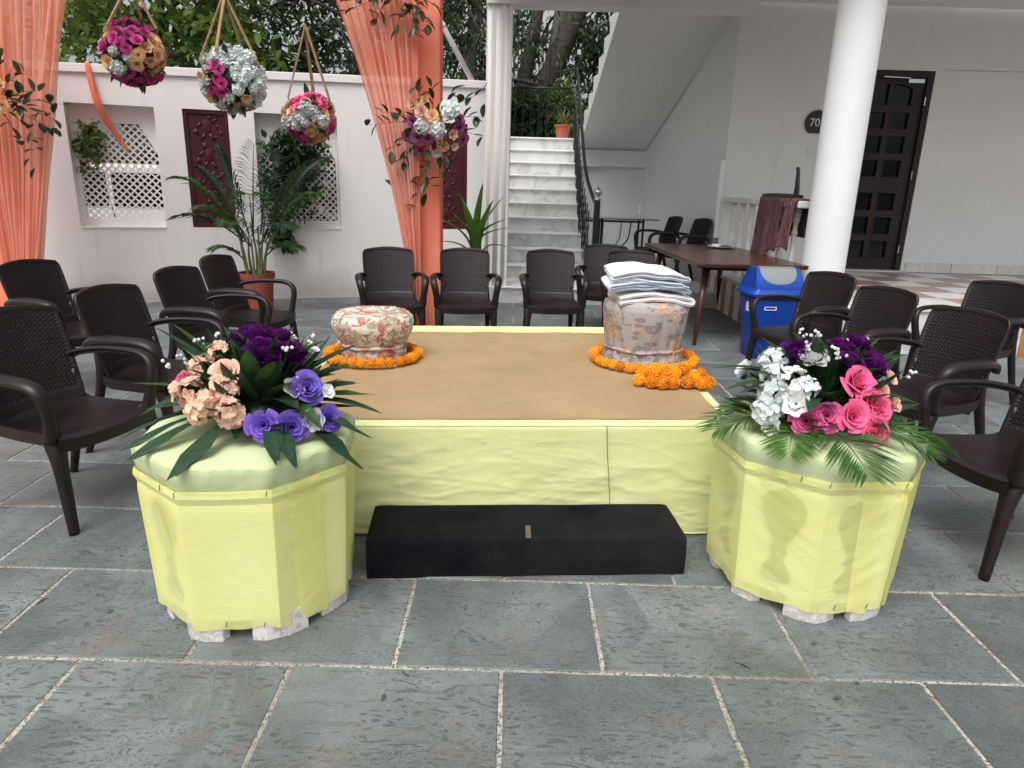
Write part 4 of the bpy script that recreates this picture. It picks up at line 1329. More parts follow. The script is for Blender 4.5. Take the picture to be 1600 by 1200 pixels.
# ============================================================ flower pedestals
def pedestal(label, cx, cy, a0, rb, rt, solid, seed):
    t = thing('flower_pedestal', label, 'pedestal', (cx, cy, 0))
    zb, zt = .048, .545
    def vert(k, r):
        a = R(a0 + 45 * k)
        return Vector((r * math.cos(a), r * math.sin(a)))
    # stone stand: eight panels pierced with vase-shaped openings
    for k in range(8):
        b = MB()
        def at(s, z, dr=0.0):
            f = (z - zb) / (zt - zb)
            r_ = rb + (rt - rb) * f - .012 - dr
            p = vert(k, r_).lerp(vert(k + 1, r_), (s + 1) / 2)
            return (p.x, p.y, z)
        zs = np.linspace(.075, .52, 30)
        def hole(z):
            f = (z - .10) / .38
            if f < 0 or f > 1 or k in solid: return 0.0
            return max(0.0, np.interp(f, [0, .03, .12, .22, .30, .36, .42, .48, .58, .72, .84, .93, 1.0], [.0, .40, .44, .30, .17, .27, .19, .26, .42, .58, .60, .42, .0]))
        for side in (-1, 1):
            def tp(u, v):
                z = .075 + v * .445
                return at(side * (hole(z) + (1 - hole(z)) * u), z)
            def bt(u, v):
                z = .075 + v * .445
                return at(side * (hole(z) + (1 - hole(z)) * u), z, .022)
            b.slab(tp, bt, 2, 40)
        b.build('pierced_panel', M['column'], t)
        # chipped stone foot under each corner
        if k % 1 == 0:
            rr = random.Random(k + int(seed * 10))
            w = rr.uniform(.065, .10)
            p0 = vert(k, rb - .052)
            b = MB()
            th = math.atan2(p0.y, p0.x)
            n = 8
            ring = [(w * math.cos(2 * PI * q / n + .3) * rr.uniform(.8, 1.15), .042 * math.sin(2 * PI * q / n + .3) * rr.uniform(.7, 1.15)) for q in range(n)]
            ca, sa = math.cos(th + PI / 2), math.sin(th + PI / 2)
            low = [(p0.x + x * ca - y * sa, p0.y + x * sa + y * ca, 0.0) for x, y in ring]
            hi = [(p0.x + x * .95 * ca - y * .95 * sa, p0.y + x * .95 * sa + y * .95 * ca, .088 + rr.uniform(-.003, .006)) for x, y in ring]
            b.add(low + hi, [tuple(range(n - 1, -1, -1)), tuple(range(n, 2 * n))] + [(q, (q + 1) % n, n + (q + 1) % n, n + q) for q in range(n)])
            b.build('stone_foot', M['stone_chip'], t, bevel=.005)
    b = MB()
    b.lathe([(rt - .06, .515), (rt - .06, .532)], 24, cap=True, fn=None)
    b.build('stand_top', M['column'], t)
    # stretched yellow cloth
    NU, NV = 8 * 26, 40
    def wrap(u, v):
        kk = u * 8
        k = min(int(kk), 7); s = kk - k
        r_ = rb + (rt - rb) * v
        p = vert(k, r_).lerp(vert(k + 1, r_), s)
        n2 = p.normalized()
        off = -.004 * math.sin(PI * s) * math.sin(PI * v)
        xa, za = u * 2.3, v * .5
        sgn_ = 1 if k % 2 else -1
        al, ac = xa * .86 - sgn_ * za * .5, xa * .5 * sgn_ + za * .86
        diag = (abs(fnoise(al * 5, ac * 34, seed)) - .22) * .0042 + fnoise(al * 9, ac * 70, seed + 2) * .0013
        off += diag * math.sin(PI * s) ** .5 * (1.0 if not solid else .35)
        off += .006 * math.exp(-((v - .955) / .03) ** 2)              # rolled hem at the rim
        off -= .004 * math.exp(-((v - .90) / .025) ** 2)
        z = zb + (zt - zb) * v + .010 * fnoise(u * 16, 3.3, seed) * (1 - v) ** 2 + .008 * fnoise(u * 12, 7.7, seed) * v ** 3
        if v < .02: z += .012 * fnoise(u * 22, 1.1, seed + 5)
        p = p + n2 * off
        return (p.x, p.y, z)
    wr = MB().grid(wrap, NU, NV).build('yellow_wrap', M['yellow'], t, auto=26, fix=False)
    # overlapping flap of the wrap, pinned at top and bottom
    for (ua, wdt) in (((-61 - a0 + 360 + 18) / 360 % 1 if solid else .395, .052), (.27 if solid else .32, .035)):
        def flap(u, v, ua=ua, wdt=wdt):
            x, y, z = wrap(min(max(ua + (u - .5) * wdt + (1 - v) * .012, 0), 1), .005 + v * .985)
            n2 = Vector((x, y)).normalized()
            o_ = .0035 + .004 * math.sin(PI * u) * (1 - v)
            return (x + n2.x * o_, y + n2.y * o_, z - (.018 * u if v < .03 else 0))
        MB().grid(flap, 14, 30).build('cloth_flap', M['yellow'], t, smooth=True, fix=False)
    for (ang, v_) in ((-61 - 3, .97), (-106, .97), (-90, .03), (-120, .97), (-70, .02)):
        uu = ((ang - a0) / 360.0) % 1.0
        x, y, z = wrap(uu, v_)
        MB().tube([(x * 1.012, y * 1.012, z - .004), (x * 1.022 + .004, y * 1.022, z + .016)], .0013, 5).build('pin', M['twig'], t)
    # pale green top cover
    prof = [(rt - .016, .530), (rt - .010, .550), (rt - .004, .575), (rt - .002, .600), (rt - .004, .614), (rt - .012, .624), (rt - .030, .629), (rt - .14, .631), (.02, .632)]
    pp = []
    for i in range(len(prof) - 1):
        for q in range(3):
            f = q / 3
            pp.append((prof[i][0] * (1 - f) + prof[i + 1][0] * f, prof[i][1] * (1 - f) + prof[i + 1][1] * f))
    pp.append(prof[-1])
    def tf(r, z, th):
        oc = math.cos(((math.degrees(th) - a0) % 45 - 22.5) * PI / 180)
        k = .935 / oc * .88 + .98 * .12
        w = .004 * fnoise(math.cos(th) * 5, math.sin(th) * 5, z * 22 + seed) + (.0022 * math.sin(th * 34 + 5 * fnoise(th * 2, 1, seed)) if z < .612 else 0)
        zz = z + .006 * fnoise(math.cos(th) * r * 9, math.sin(th) * r * 9, seed)
        return r * k + (w if r > .05 else 0), zz
    MB().lathe(pp, 128, (0, 0, 0), True, tf).build('green_top_cover', M['palegreen'], t, smooth=True)
    return t
pedestal('yellow cloth wrapped octagonal pedestal left of the black step, plain front', -.892, 2.225, -61, .340, .362, (7, 0), 2.2)
pedestal('yellow cloth wrapped octagonal pedestal right of the black step, vase shapes showing through', 1.14, 2.425, 165, .345, .368, (), 6.6)
# ============================================================ flower heads
def petal_add(b, base, out, up, L, W, cup, curl, ruf=0.0, rr=random, nu=4, nv=4):
    """one curved petal: out = direction of growth, up = face normal"""
    out = out.normalized(); side = out.cross(up).normalized(); up = side.cross(out).normalized()
    ph = rr.uniform(0, 6.28)
    def fn(u, v):
        s = 2 * u - 1
        w = W * math.sin(PI * min(1, .16 + .84 * v) ** .8 * .93) ** .75 if v < 1 else W * .42
        w = W * (.35 + .65 * math.sin(PI * min(v, 1) * .60) ) * (1 - .35 * max(0, v - .75) / .25)
        p = base + out * (L * v * (1 - .10 * s * s * v)) + side * (s * w)
        p = p + up * (cup * L * (s * s * .55 + v * v * .5) - curl * L * max(0, v - .6) ** 2 * 3)
        if ruf:
            p = p + up * (ruf * L * v * math.sin(5 * s + ph))
        return p
    b.grid(fn, nu, nv)

def rose_mesh(name, seed):
    """unit rose, diameter 1, looking along +Z: tight spiral heart inside cupped petals"""
    rr = random.Random(seed)
    b = MB()
    z0 = -.22
    n = 21
    for k in range(n):
        f = k / (n - 1)
        th0 = k * 2.39996 + rr.uniform(-.1, .1)
        rad = .045 + .30 * f ** 1.15
        hgt = .40 + .06 * math.sin(PI * f) - .12 * f * f
        span = (2.5 - 1.0 * f)
        lean = .02 + .16 * f ** 2
        roll = .02 + .11 * f ** 1.4
        def fn(u, v, th0=th0, rad=rad, hgt=hgt, span=span, lean=lean, roll=roll, f=f):
            s = 2 * u - 1
            th = th0 + s * span / 2 * (.55 + .45 * math.sin(PI * (.15 + .6 * v)))
            top = 1 - .22 * abs(s) ** 2.4 + .025 * math.sin(4 * s + th0)
            r_ = rad * (.38 + .62 * v ** .55) + lean * v ** 2 + roll * max(0, v - .72) ** 2 * 9 * (1 - .4 * abs(s)) + .012 * abs(s)
            z = z0 + hgt * v * top - roll * max(0, v - .80) ** 2 * 6
            return (r_ * math.cos(th), r_ * math.sin(th), z)
        b.grid(fn, 7, 6)
    return b.mesh(name, M['f_pink'], True)

def peony_mesh(name, seed):
    rr = random.Random(seed)
    b = MB()
    for l in range(7):
        f = l / 6
        n = (4, 5, 6, 7, 7, 8, 7)[l]
        tilt = R(86 - 66 * f)
        for k in range(n):
            th = 2 * PI * k / n + rr.uniform(-.3, .3) + l
            d = Vector((math.cos(th), math.sin(th), 0))
            out = d * math.cos(tilt) + Vector((0, 0, math.sin(tilt)))
            inn = -d * math.sin(tilt) + Vector((0, 0, math.cos(tilt)))
            petal_add(b, d * (.03 + .05 * f) + Vector((0, 0, -.16)), out, inn, (.36 + .12 * f) * rr.uniform(.85, 1.1), .11 + .07 * f, .55 - .15 * f, .05 + .1 * f, .07, rr)
    return b.mesh(name, M['f_purple'], True)

def hydrangea_mesh(name, seed, nf=30):
    rr = random.Random(seed)
    b = MB()
    b.lathe([(.01, -.30), (.2, -.2), (.29, 0), (.2, .22), (.01, .30)], 10)
    for k in range(nf):
        z = 1 - 1.45 * (k + .5) / nf
        th = k * 2.39996
        r_ = math.sqrt(max(0, 1 - z * z))
        d = Vector((r_ * math.cos(th), r_ * math.sin(th), z)).normalized()
        c = d * .37 * rr.uniform(.86, 1.16)
        d = (d + Vector((rr.uniform(-.4, .4), rr.uniform(-.4, .4), rr.uniform(-.4, .4)))).normalized()
        a = d.orthogonal().normalized(); a.rotate(Matrix.Rotation(rr.uniform(0, 6.28), 3, d))
        for q in range(4):
            o = a.copy(); o.rotate(Matrix.Rotation(q * PI / 2 + rr.uniform(-.15, .15), 3, d))
            petal_add(b, c, (o + d * rr.uniform(.15, .6)).normalized(), d, rr.uniform(.15, .20), .105, .22, .16, .05, rr, 3, 3)
    return b.mesh(name, M['f_mint'], True)

def cluster_mesh(name, seed, nf=13):
    """loose head of larger five-petalled florets"""
    rr = random.Random(seed)
    b = MB()
    for k in range(nf):
        z = 1 - 1.25 * (k + .5) / nf
        th = k * 2.39996 + rr.uniform(-.3, .3)
        r_ = math.sqrt(max(0, 1 - z * z))
        d = Vector((r_ * math.cos(th), r_ * math.sin(th), z)).normalized()
        c = d * .36 * rr.uniform(.75, 1.25)
        d = (d + Vector((rr.uniform(-.5, .5), rr.uniform(-.5, .5), rr.uniform(-.5, .5)))).normalized()
        a = d.orthogonal().normalized(); a.rotate(Matrix.Rotation(rr.uniform(0, 6.28), 3, d))
        for q in range(5):
            o = a.copy(); o.rotate(Matrix.Rotation(q * 2 * PI / 5 + rr.uniform(-.15, .15), 3, d))
            petal_add(b, c, (o + d * rr.uniform(.1, .5)).normalized(), d, rr.uniform(.20, .27), rr.uniform(.09, .115), .2, .3, .06, rr, 3, 4)
    return b.mesh(name, M['f_peach'], True)

def open_mesh(name, seed):
    rr = random.Random(seed)
    b = MB()
    for l, (n, tilt, L, W) in enumerate(((5, 62, .34, .17), (6, 30, .46, .20))):
        for k in range(n):
            th = 2 * PI * k / n + rr.uniform(-.2, .2) + l * .5
            d = Vector((math.cos(th), math.sin(th), 0)); t_ = R(tilt)
            petal_add(b, d * .03 - Vector((0, 0, .08)), d * math.cos(t_) + Vector((0, 0, math.sin(t_))), -d * math.sin(t_) + Vector((0, 0, math.cos(t_))), L, W, .28, .18, .05, rr)
    b.cur = 0
    return b.mesh(name, M['f_white'], True)

FM = {'rose': [rose_mesh('rose', k) for k in (1, 2, 3)], 'peony': [peony_mesh('peony', k) for k in (1, 2)],
      'hydrangea': [hydrangea_mesh('hydrangea', k) for k in (1, 2)], 'open': [open_mesh('open_bloom', k) for k in (1, 2)], 'cluster': [cluster_mesh('blossom_cluster', k) for k in (1, 2, 3)]}
NAMES = {'rose': 'rose', 'peony': 'peony', 'hydrangea': 'hydrangea', 'open': 'open_bloom', 'cluster': 'blossom_cluster'}

def flower(kind, colr, loc, nrm, size, parent, rr):
    me = FM[kind][rr.randrange(len(FM[kind]))]
    o = link(NAMES[kind], me, parent, loc)
    q = Vector(nrm).to_track_quat('Z', 'Y')
    q = q @ Matrix.Rotation(rr.uniform(0, 6.28), 3, 'Z').to_quaternion()
    o.rotation_euler = q.to_euler()
    s = size * rr.uniform(.95, 1.06) * {'rose': .86, 'hydrangea': .90, 'cluster': .84}.get(kind, 1.0)
    o.scale = (s, s, s * rr.uniform(.9, 1.1))
    o.material_slots[0].link = 'OBJECT'
    o.material_slots[0].material = M['f_' + colr]
    return o

def blade(b, a, tip, w, sag=.1, fold=.25, n=8, fan=0.0):
    """strap or fan-ended leaf from a to tip"""
    a = Vector(a); tip = Vector(tip)
    d = tip - a; L = d.length; d.normalize()
    side = d.cross(Vector((0, 0, 1)))
    if side.length < .1: side = Vector((1, 0, 0))
    side.normalize()
    up = side.cross(d)
    def fn(u, v):
        s = 2 * u - 1
        if fan:
            ww = w * (.10 + .90 * v ** 1.1) * (1 if v < .8 else 1 - .75 * (v - .8) / .2)
            ext = (fan * .25 * (s + 1) / 2 * L + .05 * L * math.sin(s * 9 + L * 40)) * (v ** 3)
        else:
            ww = w * math.sin(PI * min(1, .06 + v * .94)) ** .7 if v < .999 else .0006
            ext = 0
        p = a + d * (L * v + ext) + side * (s * ww) + up * (sag * L * math.sin(PI * v) + fold * ww * (abs(s) - .5))
        return p
    b.grid(fn, 4, n)
    return b

def frond(b, base, tip, arch, nleaf, ll, lw, droop=.5, stem=.006, start=.18, tw=0.0):
    """feather palm frond: rachis and paired leaflets"""
    base = Vector(base); tip = Vector(tip)
    mid = base.lerp(tip, .55) + Vector((0, 0, arch))
    path = [base * (1 - t) ** 2 + mid * (2 * t * (1 - t)) + tip * t * t for t in np.linspace(0, 1, 18)]
    b.tube(path, [stem, stem * .7, stem * .25], 5)
    for k in range(nleaf):
        t = start + (1 - start) * (k + .5) / nleaf
        i = min(int(t * 17), 16); f = t * 17 - i
        p = path[i].lerp(path[i + 1], f)
        d = (path[i + 1] - path[i]).normalized()
        sd = d.cross(Vector((0, 0, 1)))
        if sd.length < .05: sd = Vector((1, 0, 0))
        sd.normalize()
        L = ll * (math.sin(PI * (.22 + .70 * t)) ** .8)
        for sg in (-1, 1):
            o = (sd * sg * .80 + d * (.55 + .5 * t) + Vector((0, 0, .22 - .1 * t)) + Vector((random.uniform(-.1, .1), random.uniform(-.1, .1), random.uniform(-.1, .1)))).normalized()
            e = p + o * L + Vector((0, 0, -droop * L * .6))
            m = p + o * L * .5 + Vector((0, 0, -droop * L * .06))
            w = o.cross(Vector((0, 0, 1)))
            if w.length < .05: w = d.copy()
            w = (w.normalized() + Vector((0, 0, .5 * sg))).normalized() * lw
            b.add([p, m + w, m - w, e, m + Vector((0, 0, -lw * .6))], [(0, 4, 1), (0, 2, 4), (1, 4, 3), (4, 2, 3)])
    return b

LF = [
    ('peony', 'purple', (-0.906, 2.330, 0.915), 0.150), ('peony', 'purple', (-0.811, 2.228, 0.885), 0.172), ('peony', 'purple', (-0.747, 2.268, 0.878), 0.115), ('peony', 'purple', (-0.819, 2.350, 0.918), 0.110),
    ('rose', 'peach', (-0.919, 2.125, 0.846), 0.122), ('cluster', 'peach', (-0.992, 2.270, 0.880), 0.098), ('cluster', 'peach', (-1.017, 2.175, 0.845), 0.095), ('cluster', 'peach', (-1.024, 2.104, 0.787), 0.120),
    ('cluster', 'peach', (-0.954, 2.064, 0.767), 0.105), ('cluster', 'peach', (-0.906, 2.083, 0.802), 0.112), ('cluster', 'peach', (-0.882, 2.041, 0.741), 0.130), ('cluster', 'peach', (-0.984, 2.065, 0.738), 0.10),
    ('rose', 'pink', (-1.079, 2.165, 0.806), 0.078), ('rose', 'violet', (-0.664, 2.147, 0.795), 0.118), ('rose', 'violet', (-0.774, 2.039, 0.703), 0.110), ('rose', 'violet', (-0.693, 2.065, 0.689), 0.116), ('rose', 'violet', (-0.596, 2.140, 0.694), 0.100),
    ('open', 'white', (-0.706, 2.135, 0.799), 0.095), ('open', 'white', (-0.643, 2.105, 0.704), 0.095), ('open', 'white', (-0.613, 2.183, 0.775), 0.066), ('open', 'white', (-0.708, 2.375, 0.869), 0.060)]
RF = [
    ('peony', 'purple', (1.024, 2.435, 0.888), 0.155), ('peony', 'purple', (1.187, 2.437, 0.902), 0.132), ('peony', 'purple', (1.262, 2.480, 0.925), 0.110), ('peony', 'purple', (1.186, 2.356, 0.878), 0.105), ('peony', 'purple', (1.286, 2.398, 0.868), 0.120), ('peony', 'white', (1.067, 2.388, 0.888), 0.115),
    ('cluster', 'mint', (0.944, 2.445, 0.858), 0.112), ('hydrangea', 'mint', (0.930, 2.361, 0.820), 0.125), ('cluster', 'white', (0.980, 2.312, 0.815), 0.135), ('cluster', 'mint', (0.910, 2.314, 0.766), 0.135), ('hydrangea', 'mint', (0.891, 2.298, 0.714), 0.118), ('open', 'white', (0.879, 2.520, 0.800), 0.098), ('cluster', 'mint', (1.012, 2.288, 0.805), 0.098),
    ('open', 'white', (0.973, 2.262, 0.755), 0.122), ('open', 'white', (0.906, 2.270, 0.671), 0.09), ('rose', 'pink', (1.183, 2.280, 0.831), 0.135), ('rose', 'pink', (1.223, 2.249, 0.777), 0.122), ('rose', 'pink', (1.153, 2.213, 0.730), 0.138), ('rose', 'pink', (1.248, 2.240, 0.753), 0.108), ('rose', 'pink', (1.230, 2.209, 0.684), 0.130), ('rose', 'pink', (1.069, 2.224, 0.727), 0.114), ('rose', 'pink', (1.004, 2.232, 0.702), 0.118),
    ('open', 'peach', (1.317, 2.340, 0.831), 0.078), ('open', 'peach', (1.267, 2.281, 0.803), 0.068), ('open', 'peach', (1.310, 2.269, 0.757), 0.068)]

def arrangement(label, c, flowers, seed):
    t = thing('flower_arrangement', label, 'flowers', (c[0], c[1], .634))
    rr = random.Random(seed)
    o0 = Vector((c[0], c[1], .634))
    cc = Vector((c[0], c[1], .66))
    for kind, colr, p, s in flowers:
        p = Vector(p)
        n = (p - cc).normalized() + Vector((0, -.35, .12))
        flower(kind, colr, p - o0, n, s, t, rr)
        MB().tube([p - o0 - n.normalized() * s * .2, (cc - o0).lerp(p - o0, .3), (0, 0, .02)], [.004, .005, .006], 5).build('stem', M['leaf_dark'], t)
    MB().lathe([(.10, 0), (.13, .02), (.13, .06), (.08, .10), (.01, .115)], 16).build('foam_base', M['leaf_dark'], t, smooth=True)
    # inner filler leaves
    for k in range(110):
        th = rr.uniform(0, 2 * PI); el = R(rr.uniform(2, 85))
        d = Vector((math.cos(th) * math.cos(el) * 1.15, math.sin(th) * math.cos(el) * .95, math.sin(el) * .92))
        L = rr.uniform(.20, .305) * (1.0 if el < R(50) else .9)
        a = d * .05 + Vector((0, 0, .05))
        b = MB()
        blade(b, a, a + d * L + Vector((rr.uniform(-.04, .04), rr.uniform(-.04, .04), rr.uniform(-.03, .02))), rr.uniform(.020, .042), rr.uniform(-.12, .20), .35, 8)
        b.build('leaf', rr.choice((M['leaf_dark'], M['leaf_dark'], M['leaf_mid'], M['leaf_blue'])), t, smooth=True, fix=False)
    # tiny filler blossoms on wiry stems
    for k in range(12):
        th = rr.uniform(0, 2 * PI); el = R(rr.uniform(25, 75))
        d = Vector((math.cos(th) * math.cos(el) * 1.15, math.sin(th) * math.cos(el) * .9, math.sin(el)))
        e = d * rr.uniform(.27, .33) + Vector((0, 0, .03))
        b = MB()
        b.tube([d * .06, d * .2 + Vector((rr.uniform(-.01, .01), 0, .02)), e], .0016, 4)
        b.cur = 1
        for q in range(5):
            c_ = e + Vector((rr.uniform(-.018, .018), rr.uniform(-.018, .018), rr.uniform(-.014, .014)))
            b.lathe([(.001, -.006), (.0055, -.003), (.006, .002), (.001, .006)], 6, c_)
        b.build('filler_sprig', [M['leaf_mid'], M['f_white']], t, fix=False)
    return t, o0
aL, oL = arrangement('flower arrangement of purple peonies, peach hydrangeas and violet roses on left pedestal', (-.87, 2.27), LF, 3)
aR, oR = arrangement('flower arrangement of pink roses, white hydrangeas and purple peonies on right pedestal', (1.14, 2.45), RF, 8)
tipsL = [((-1.185, 2.35, .956), .016, 0), ((-1.22, 2.3, .952), .016, 0), ((-1.132, 2.25, .908), .018, 0), ((-1.291, 2.25, .765), .017, 0), ((-1.025, 2.4, .939), .020, 0), ((-.698, 2.4, .902), .018, 0), ((-1.179, 2.1, .723), .018, 0),
         ((-1.219, 2.0, .653), .020, 0), ((-1.162, 1.98, .641), .022, .6), ((-1.117, 1.95, .628), .030, .8), ((-.953, 1.885, .622), .042, 1.0), ((-.70, 1.93, .648), .040, .8), ((-.651, 1.93, .634), .034, .8), ((-.506, 2.05, .587), .042, .8), ((-.571, 2.5, .867), .026, 0), ((-.516, 2.25, .746), .045, .8), ((-.429, 2.2, .697), .026, 0), ((-.484, 2.1, .659), .034, .7), ((-.60, 2.42, .80), .05, .6), ((-.56, 2.33, .76), .05, .6), ((-.66, 2.36, .84), .045, .5)]
for k, (p, w, fan) in enumerate(tipsL):
    b = MB()
    a = Vector((0, 0, .05)) + (Vector(p) - oL) * .18
    blade(b, a, Vector(p) - oL, w, .10 if p[2] < .72 else .05, .25, 10, fan)
    b.build('long_leaf', M[('leaf_mid', 'leaf_blue', 'leaf_dark')[k % 3]] if p[2] > .7 else M['leaf_blue'], aL, smooth=True, fix=False)
tipsR = [((.914, 2.5, .933), .020, 0, 'leaf_yellowing'), ((1.348, 2.5, .943), .020, 0, 'leaf_mid'), ((1.369, 2.4, .926), .014, 0, 'leaf_mid'), ((1.463, 2.4, .732), .022, 0, 'leaf_mid'), ((.845, 2.4, .752), .035, 0, 'leaf_dark'), ((.90, 2.24, .645), .026, 0, 'leaf_yellowing'), ((1.12, 2.55, .945), .022, 0, 'leaf_dark'), ((.99, 2.25, .76), .02, 0, 'leaf_dark'), ((1.08, 2.2, .77), .02, 0, 'leaf_yellowing')]
for (p, w, fan, mt) in tipsR:
    b = MB()
    a = Vector((0, 0, .05)) + (Vector(p) - oR) * .18
    blade(b, a, Vector(p) - oR, w, .06, .25, 10, fan)
    b.build('long_leaf', M[mt], aR, smooth=True, fix=False)
for (base, tip, ar, ll) in (((.98, 2.42, .66), (.735, 2.35, .622), .04, .17), ((1.02, 2.36, .66), (.915, 2.125, .625), .035, .15), ((1.10, 2.33, .665), (1.135, 2.03, .600), .045, .19), ((1.22, 2.38, .67), (1.56, 2.29, .585), .05, .17), ((1.20, 2.36, .67), (1.40, 2.14, .62), .05, .15), ((1.00, 2.44, .67), (.80, 2.50, .64), .04, .15)):
    b = MB()
    random.seed(int(tip[0] * 1000))
    frond(b, Vector(base) - oR, Vector(tip) - oR, ar, 26, ll, .0048, .22, .003, .06)
    b.build('palm_frond', M['leaf_strap'] if tip[0] < 1.0 else M['leaf_palm'], aR, fix=False)

# ============================================================ hanging flower balls
def flower_ball(label, c, r_, cols, apex, corners, seed):
    t = thing('hanging_flower_ball', label, 'flower ball', c, 0, 'flower balls hung over the courtyard wall')
    rr = random.Random(seed)
    MB().lathe([(.01, -r_ * .72), (r_ * .5, -r_ * .5), (r_ * .70, 0), (r_ * .5, r_ * .5), (.01, r_ * .72)], 14).build('moss_core', M['leaf_dark'], t, smooth=True)
    n = 92
    for k in range(n):
        z = 1 - 2 * (k + .5) / n
        th = k * 2.39996 + rr.uniform(-.2, .2)
        q = math.sqrt(1 - z * z)
        d = Vector((q * math.cos(th), q * math.sin(th), z))
        p = d * (r_ - .065 + rr.uniform(-.02, .025))
        # colours fall in patches
        w_ = .30 * fnoise(d.x * 2.1 + seed * 3.1, d.y * 2.1, d.z * 2.3 + seed)
        kind, colr = cols(d.x + w_, d.z + .8 * w_, rr.random())
        if q < .15 and z > 0: continue
        flower(kind, colr, p, d + Vector((rr.uniform(-.25, .25), rr.uniform(-.25, .25), rr.uniform(-.25, .25))), rr.uniform(.105, .15), t, rr)
    for k in range(40):
        d = Vector((rr.gauss(0, 1), rr.gauss(0, 1), rr.gauss(0, 1))).normalized()
        b = MB(); blade(b, d * r_ * .6, d * r_ * rr.uniform(.92, 1.08) + Vector((0, 0, rr.uniform(-.05, .05))), rr.uniform(.02, .032), .05, .3, 5)
        b.build('leaf', rr.choice((M['leaf_silk'], M['leaf_dark'])), t, smooth=True, fix=False)
    A = Vector(apex) - Vector(c)
    for q in corners:
        q = Vector(q)
        b = MB(); b.bar(A + Vector((rr.uniform(-.012, .012), rr.uniform(-.012, .012), 0)), q, .028, .016)
        b.build('frame_slat', M['slat_wood'], t, bevel=.002)
        b = MB(); b.bar(q, q * .35 + Vector((0, 0, -r_ * .75)), .026, .014)
        b.build('frame_slat', M['slat_wood'], t)
    b = MB(); b.tube([A, (A.x, A.y, 3.16 - c[2])], .004, 5)
    b.build('hanging_wire', M['iron'], t)
    return t
BY = 7.0
flower_ball('flower ball hanging highest at left, magenta blooms on top, grey and apricot below', (-3.597, BY, 2.516), .325, lambda x, z, r: ('rose', 'magenta') if (z > .05 and abs(x) < .75) or z < -.62 else (('rose', 'apricot') if abs(x) > .38 and r < .8 else (('hydrangea', 'grey') if r < .7 else ('open', 'apricot'))), (-3.56, BY, 3.12), [(-.235, -.02, .20), (.25, -.03, .21), (.03, .2, .22), (-.10, -.22, .20)], 2)
flower_ball('middle hanging flower ball with white hydrangeas and pink roses', (-2.702, BY, 2.319), .315, lambda x, z, r: (('open', 'apricot') if r < .75 else ('hydrangea', 'grey')) if z < -.6 or (x < -.45 and z > -.1) else (('hydrangea', 'mint') if x > .28 else (('rose', 'magenta') if abs(x) < .4 and z < .45 else ('hydrangea', 'grey' if r < .6 else 'mint'))), (-2.715, BY, 3.06), [(-.28, -.02, .16), (.27, -.03, .13), (-.03, -.24, .22), (.06, .22, .2)], 5)
flower_ball('lowest and smallest hanging flower ball in front of the second niche', (-1.987, BY, 2.0), .272, lambda x, z, r: ('rose', 'pink') if z > .52 or (x > .6 and r < .6) else (('open', 'apricot') if z > .05 and r < .85 else (('hydrangea', 'grey') if z > -.45 else (('rose', 'apricot') if x > 0 else ('rose', 'magenta')))), (-1.99, BY, 2.81), [(-.185, -.05, .175), (.20, -.05, .17), (.0, .17, .18)], 9)

# ============================================================ drape frame
gate = thing('drape_frame', 'peach draped frame with two cloth wrapped posts and sheer curtains', 'curtain frame', (0, 0, 0))
for px, w in ((-.868, .255), (-5.10, .27)):
    b = MB()
    def side(u, v, px=px, w=w):
        a = u * 4
        k = int(min(a, 3.999)); f = a - k
        c4 = [(-1, -1), (1, -1), (1, 1), (-1, 1), (-1, -1)]
        x = (c4[k][0] * (1 - f) + c4[k + 1][0] * f); y = (c4[k][1] * (1 - f) + c4[k + 1][1] * f)
        wr = .004 * fnoise(u * 20, v * 9, px) + .004 * fnoise(u * 6, v * 26, px + 2)
        return (px + x * (w / 2 + wr), 7.02 + y * (w / 2 + wr), 3.2 * v)
    b.grid(side, 48, 60)
    po = b.build('wrapped_post', M['peach'], gate, smooth=True, fix=False)
    for z in (.55, 1.35, 2.1):
        MB().box((px, 7.02, z), (w + .012, w + .012, .006)).build('cloth_seam', M['peach'], po)
MB().box((-2.98, 7.0, 3.20), (4.6, .06, .06)).build('top_bar', M['iron'], gate)
def drape(name, topL, topR, botL, botR, nf, amp, y0, seed, curve=.0, zt=3.18, zb=.03):
    NU, NV = nf * 14, 70
    def fn(u, v):                  # v: 0 bottom, 1 top
        e = v ** (1.0 + curve)
        # fold phase wanders a little so the pleats are uneven
        uu = u + .040 * fnoise(u * nf * .6, v * 1.1, seed) + .016 * fnoise(u * nf * 2.1, v * 2.6, seed + 4)
        xl = botL + (topL - botL) * e; xr = botR + (topR - botR) * e
        x = xl + (xr - xl) * uu
        ph = 2 * PI * nf * uu + 1.2 * fnoise(u * 3, v * .8, seed + 9)
        sq = (xr - xl) / max(.05, abs(topR - topL))
        y = y0 + amp * math.sin(ph) * (.60 + .85 * fnoise(u * nf * .7, v * .9, seed + 2)) + amp * .45 * math.sin(2.3 * ph + 1 + 2 * fnoise(u * 5, v * 1.5, seed + 6)) + amp * .5 * fnoise(u * nf * 2.4, v * 3.2, seed + 12)
        return (x + amp * .25 * math.cos(ph), y, zb + (zt - zb) * v)
    return MB().grid(fn, NU, NV).build(name, M['sheer'], gate, smooth=True, fix=False)
drape('sheer_curtain', -1.74, -.94, -1.00, -.93, 9, .045, 6.80, 3.0, .55)
drape('sheer_curtain', -5.10, -4.03, -5.02, -4.80, 10, .05, 6.83, 8.0, .05)
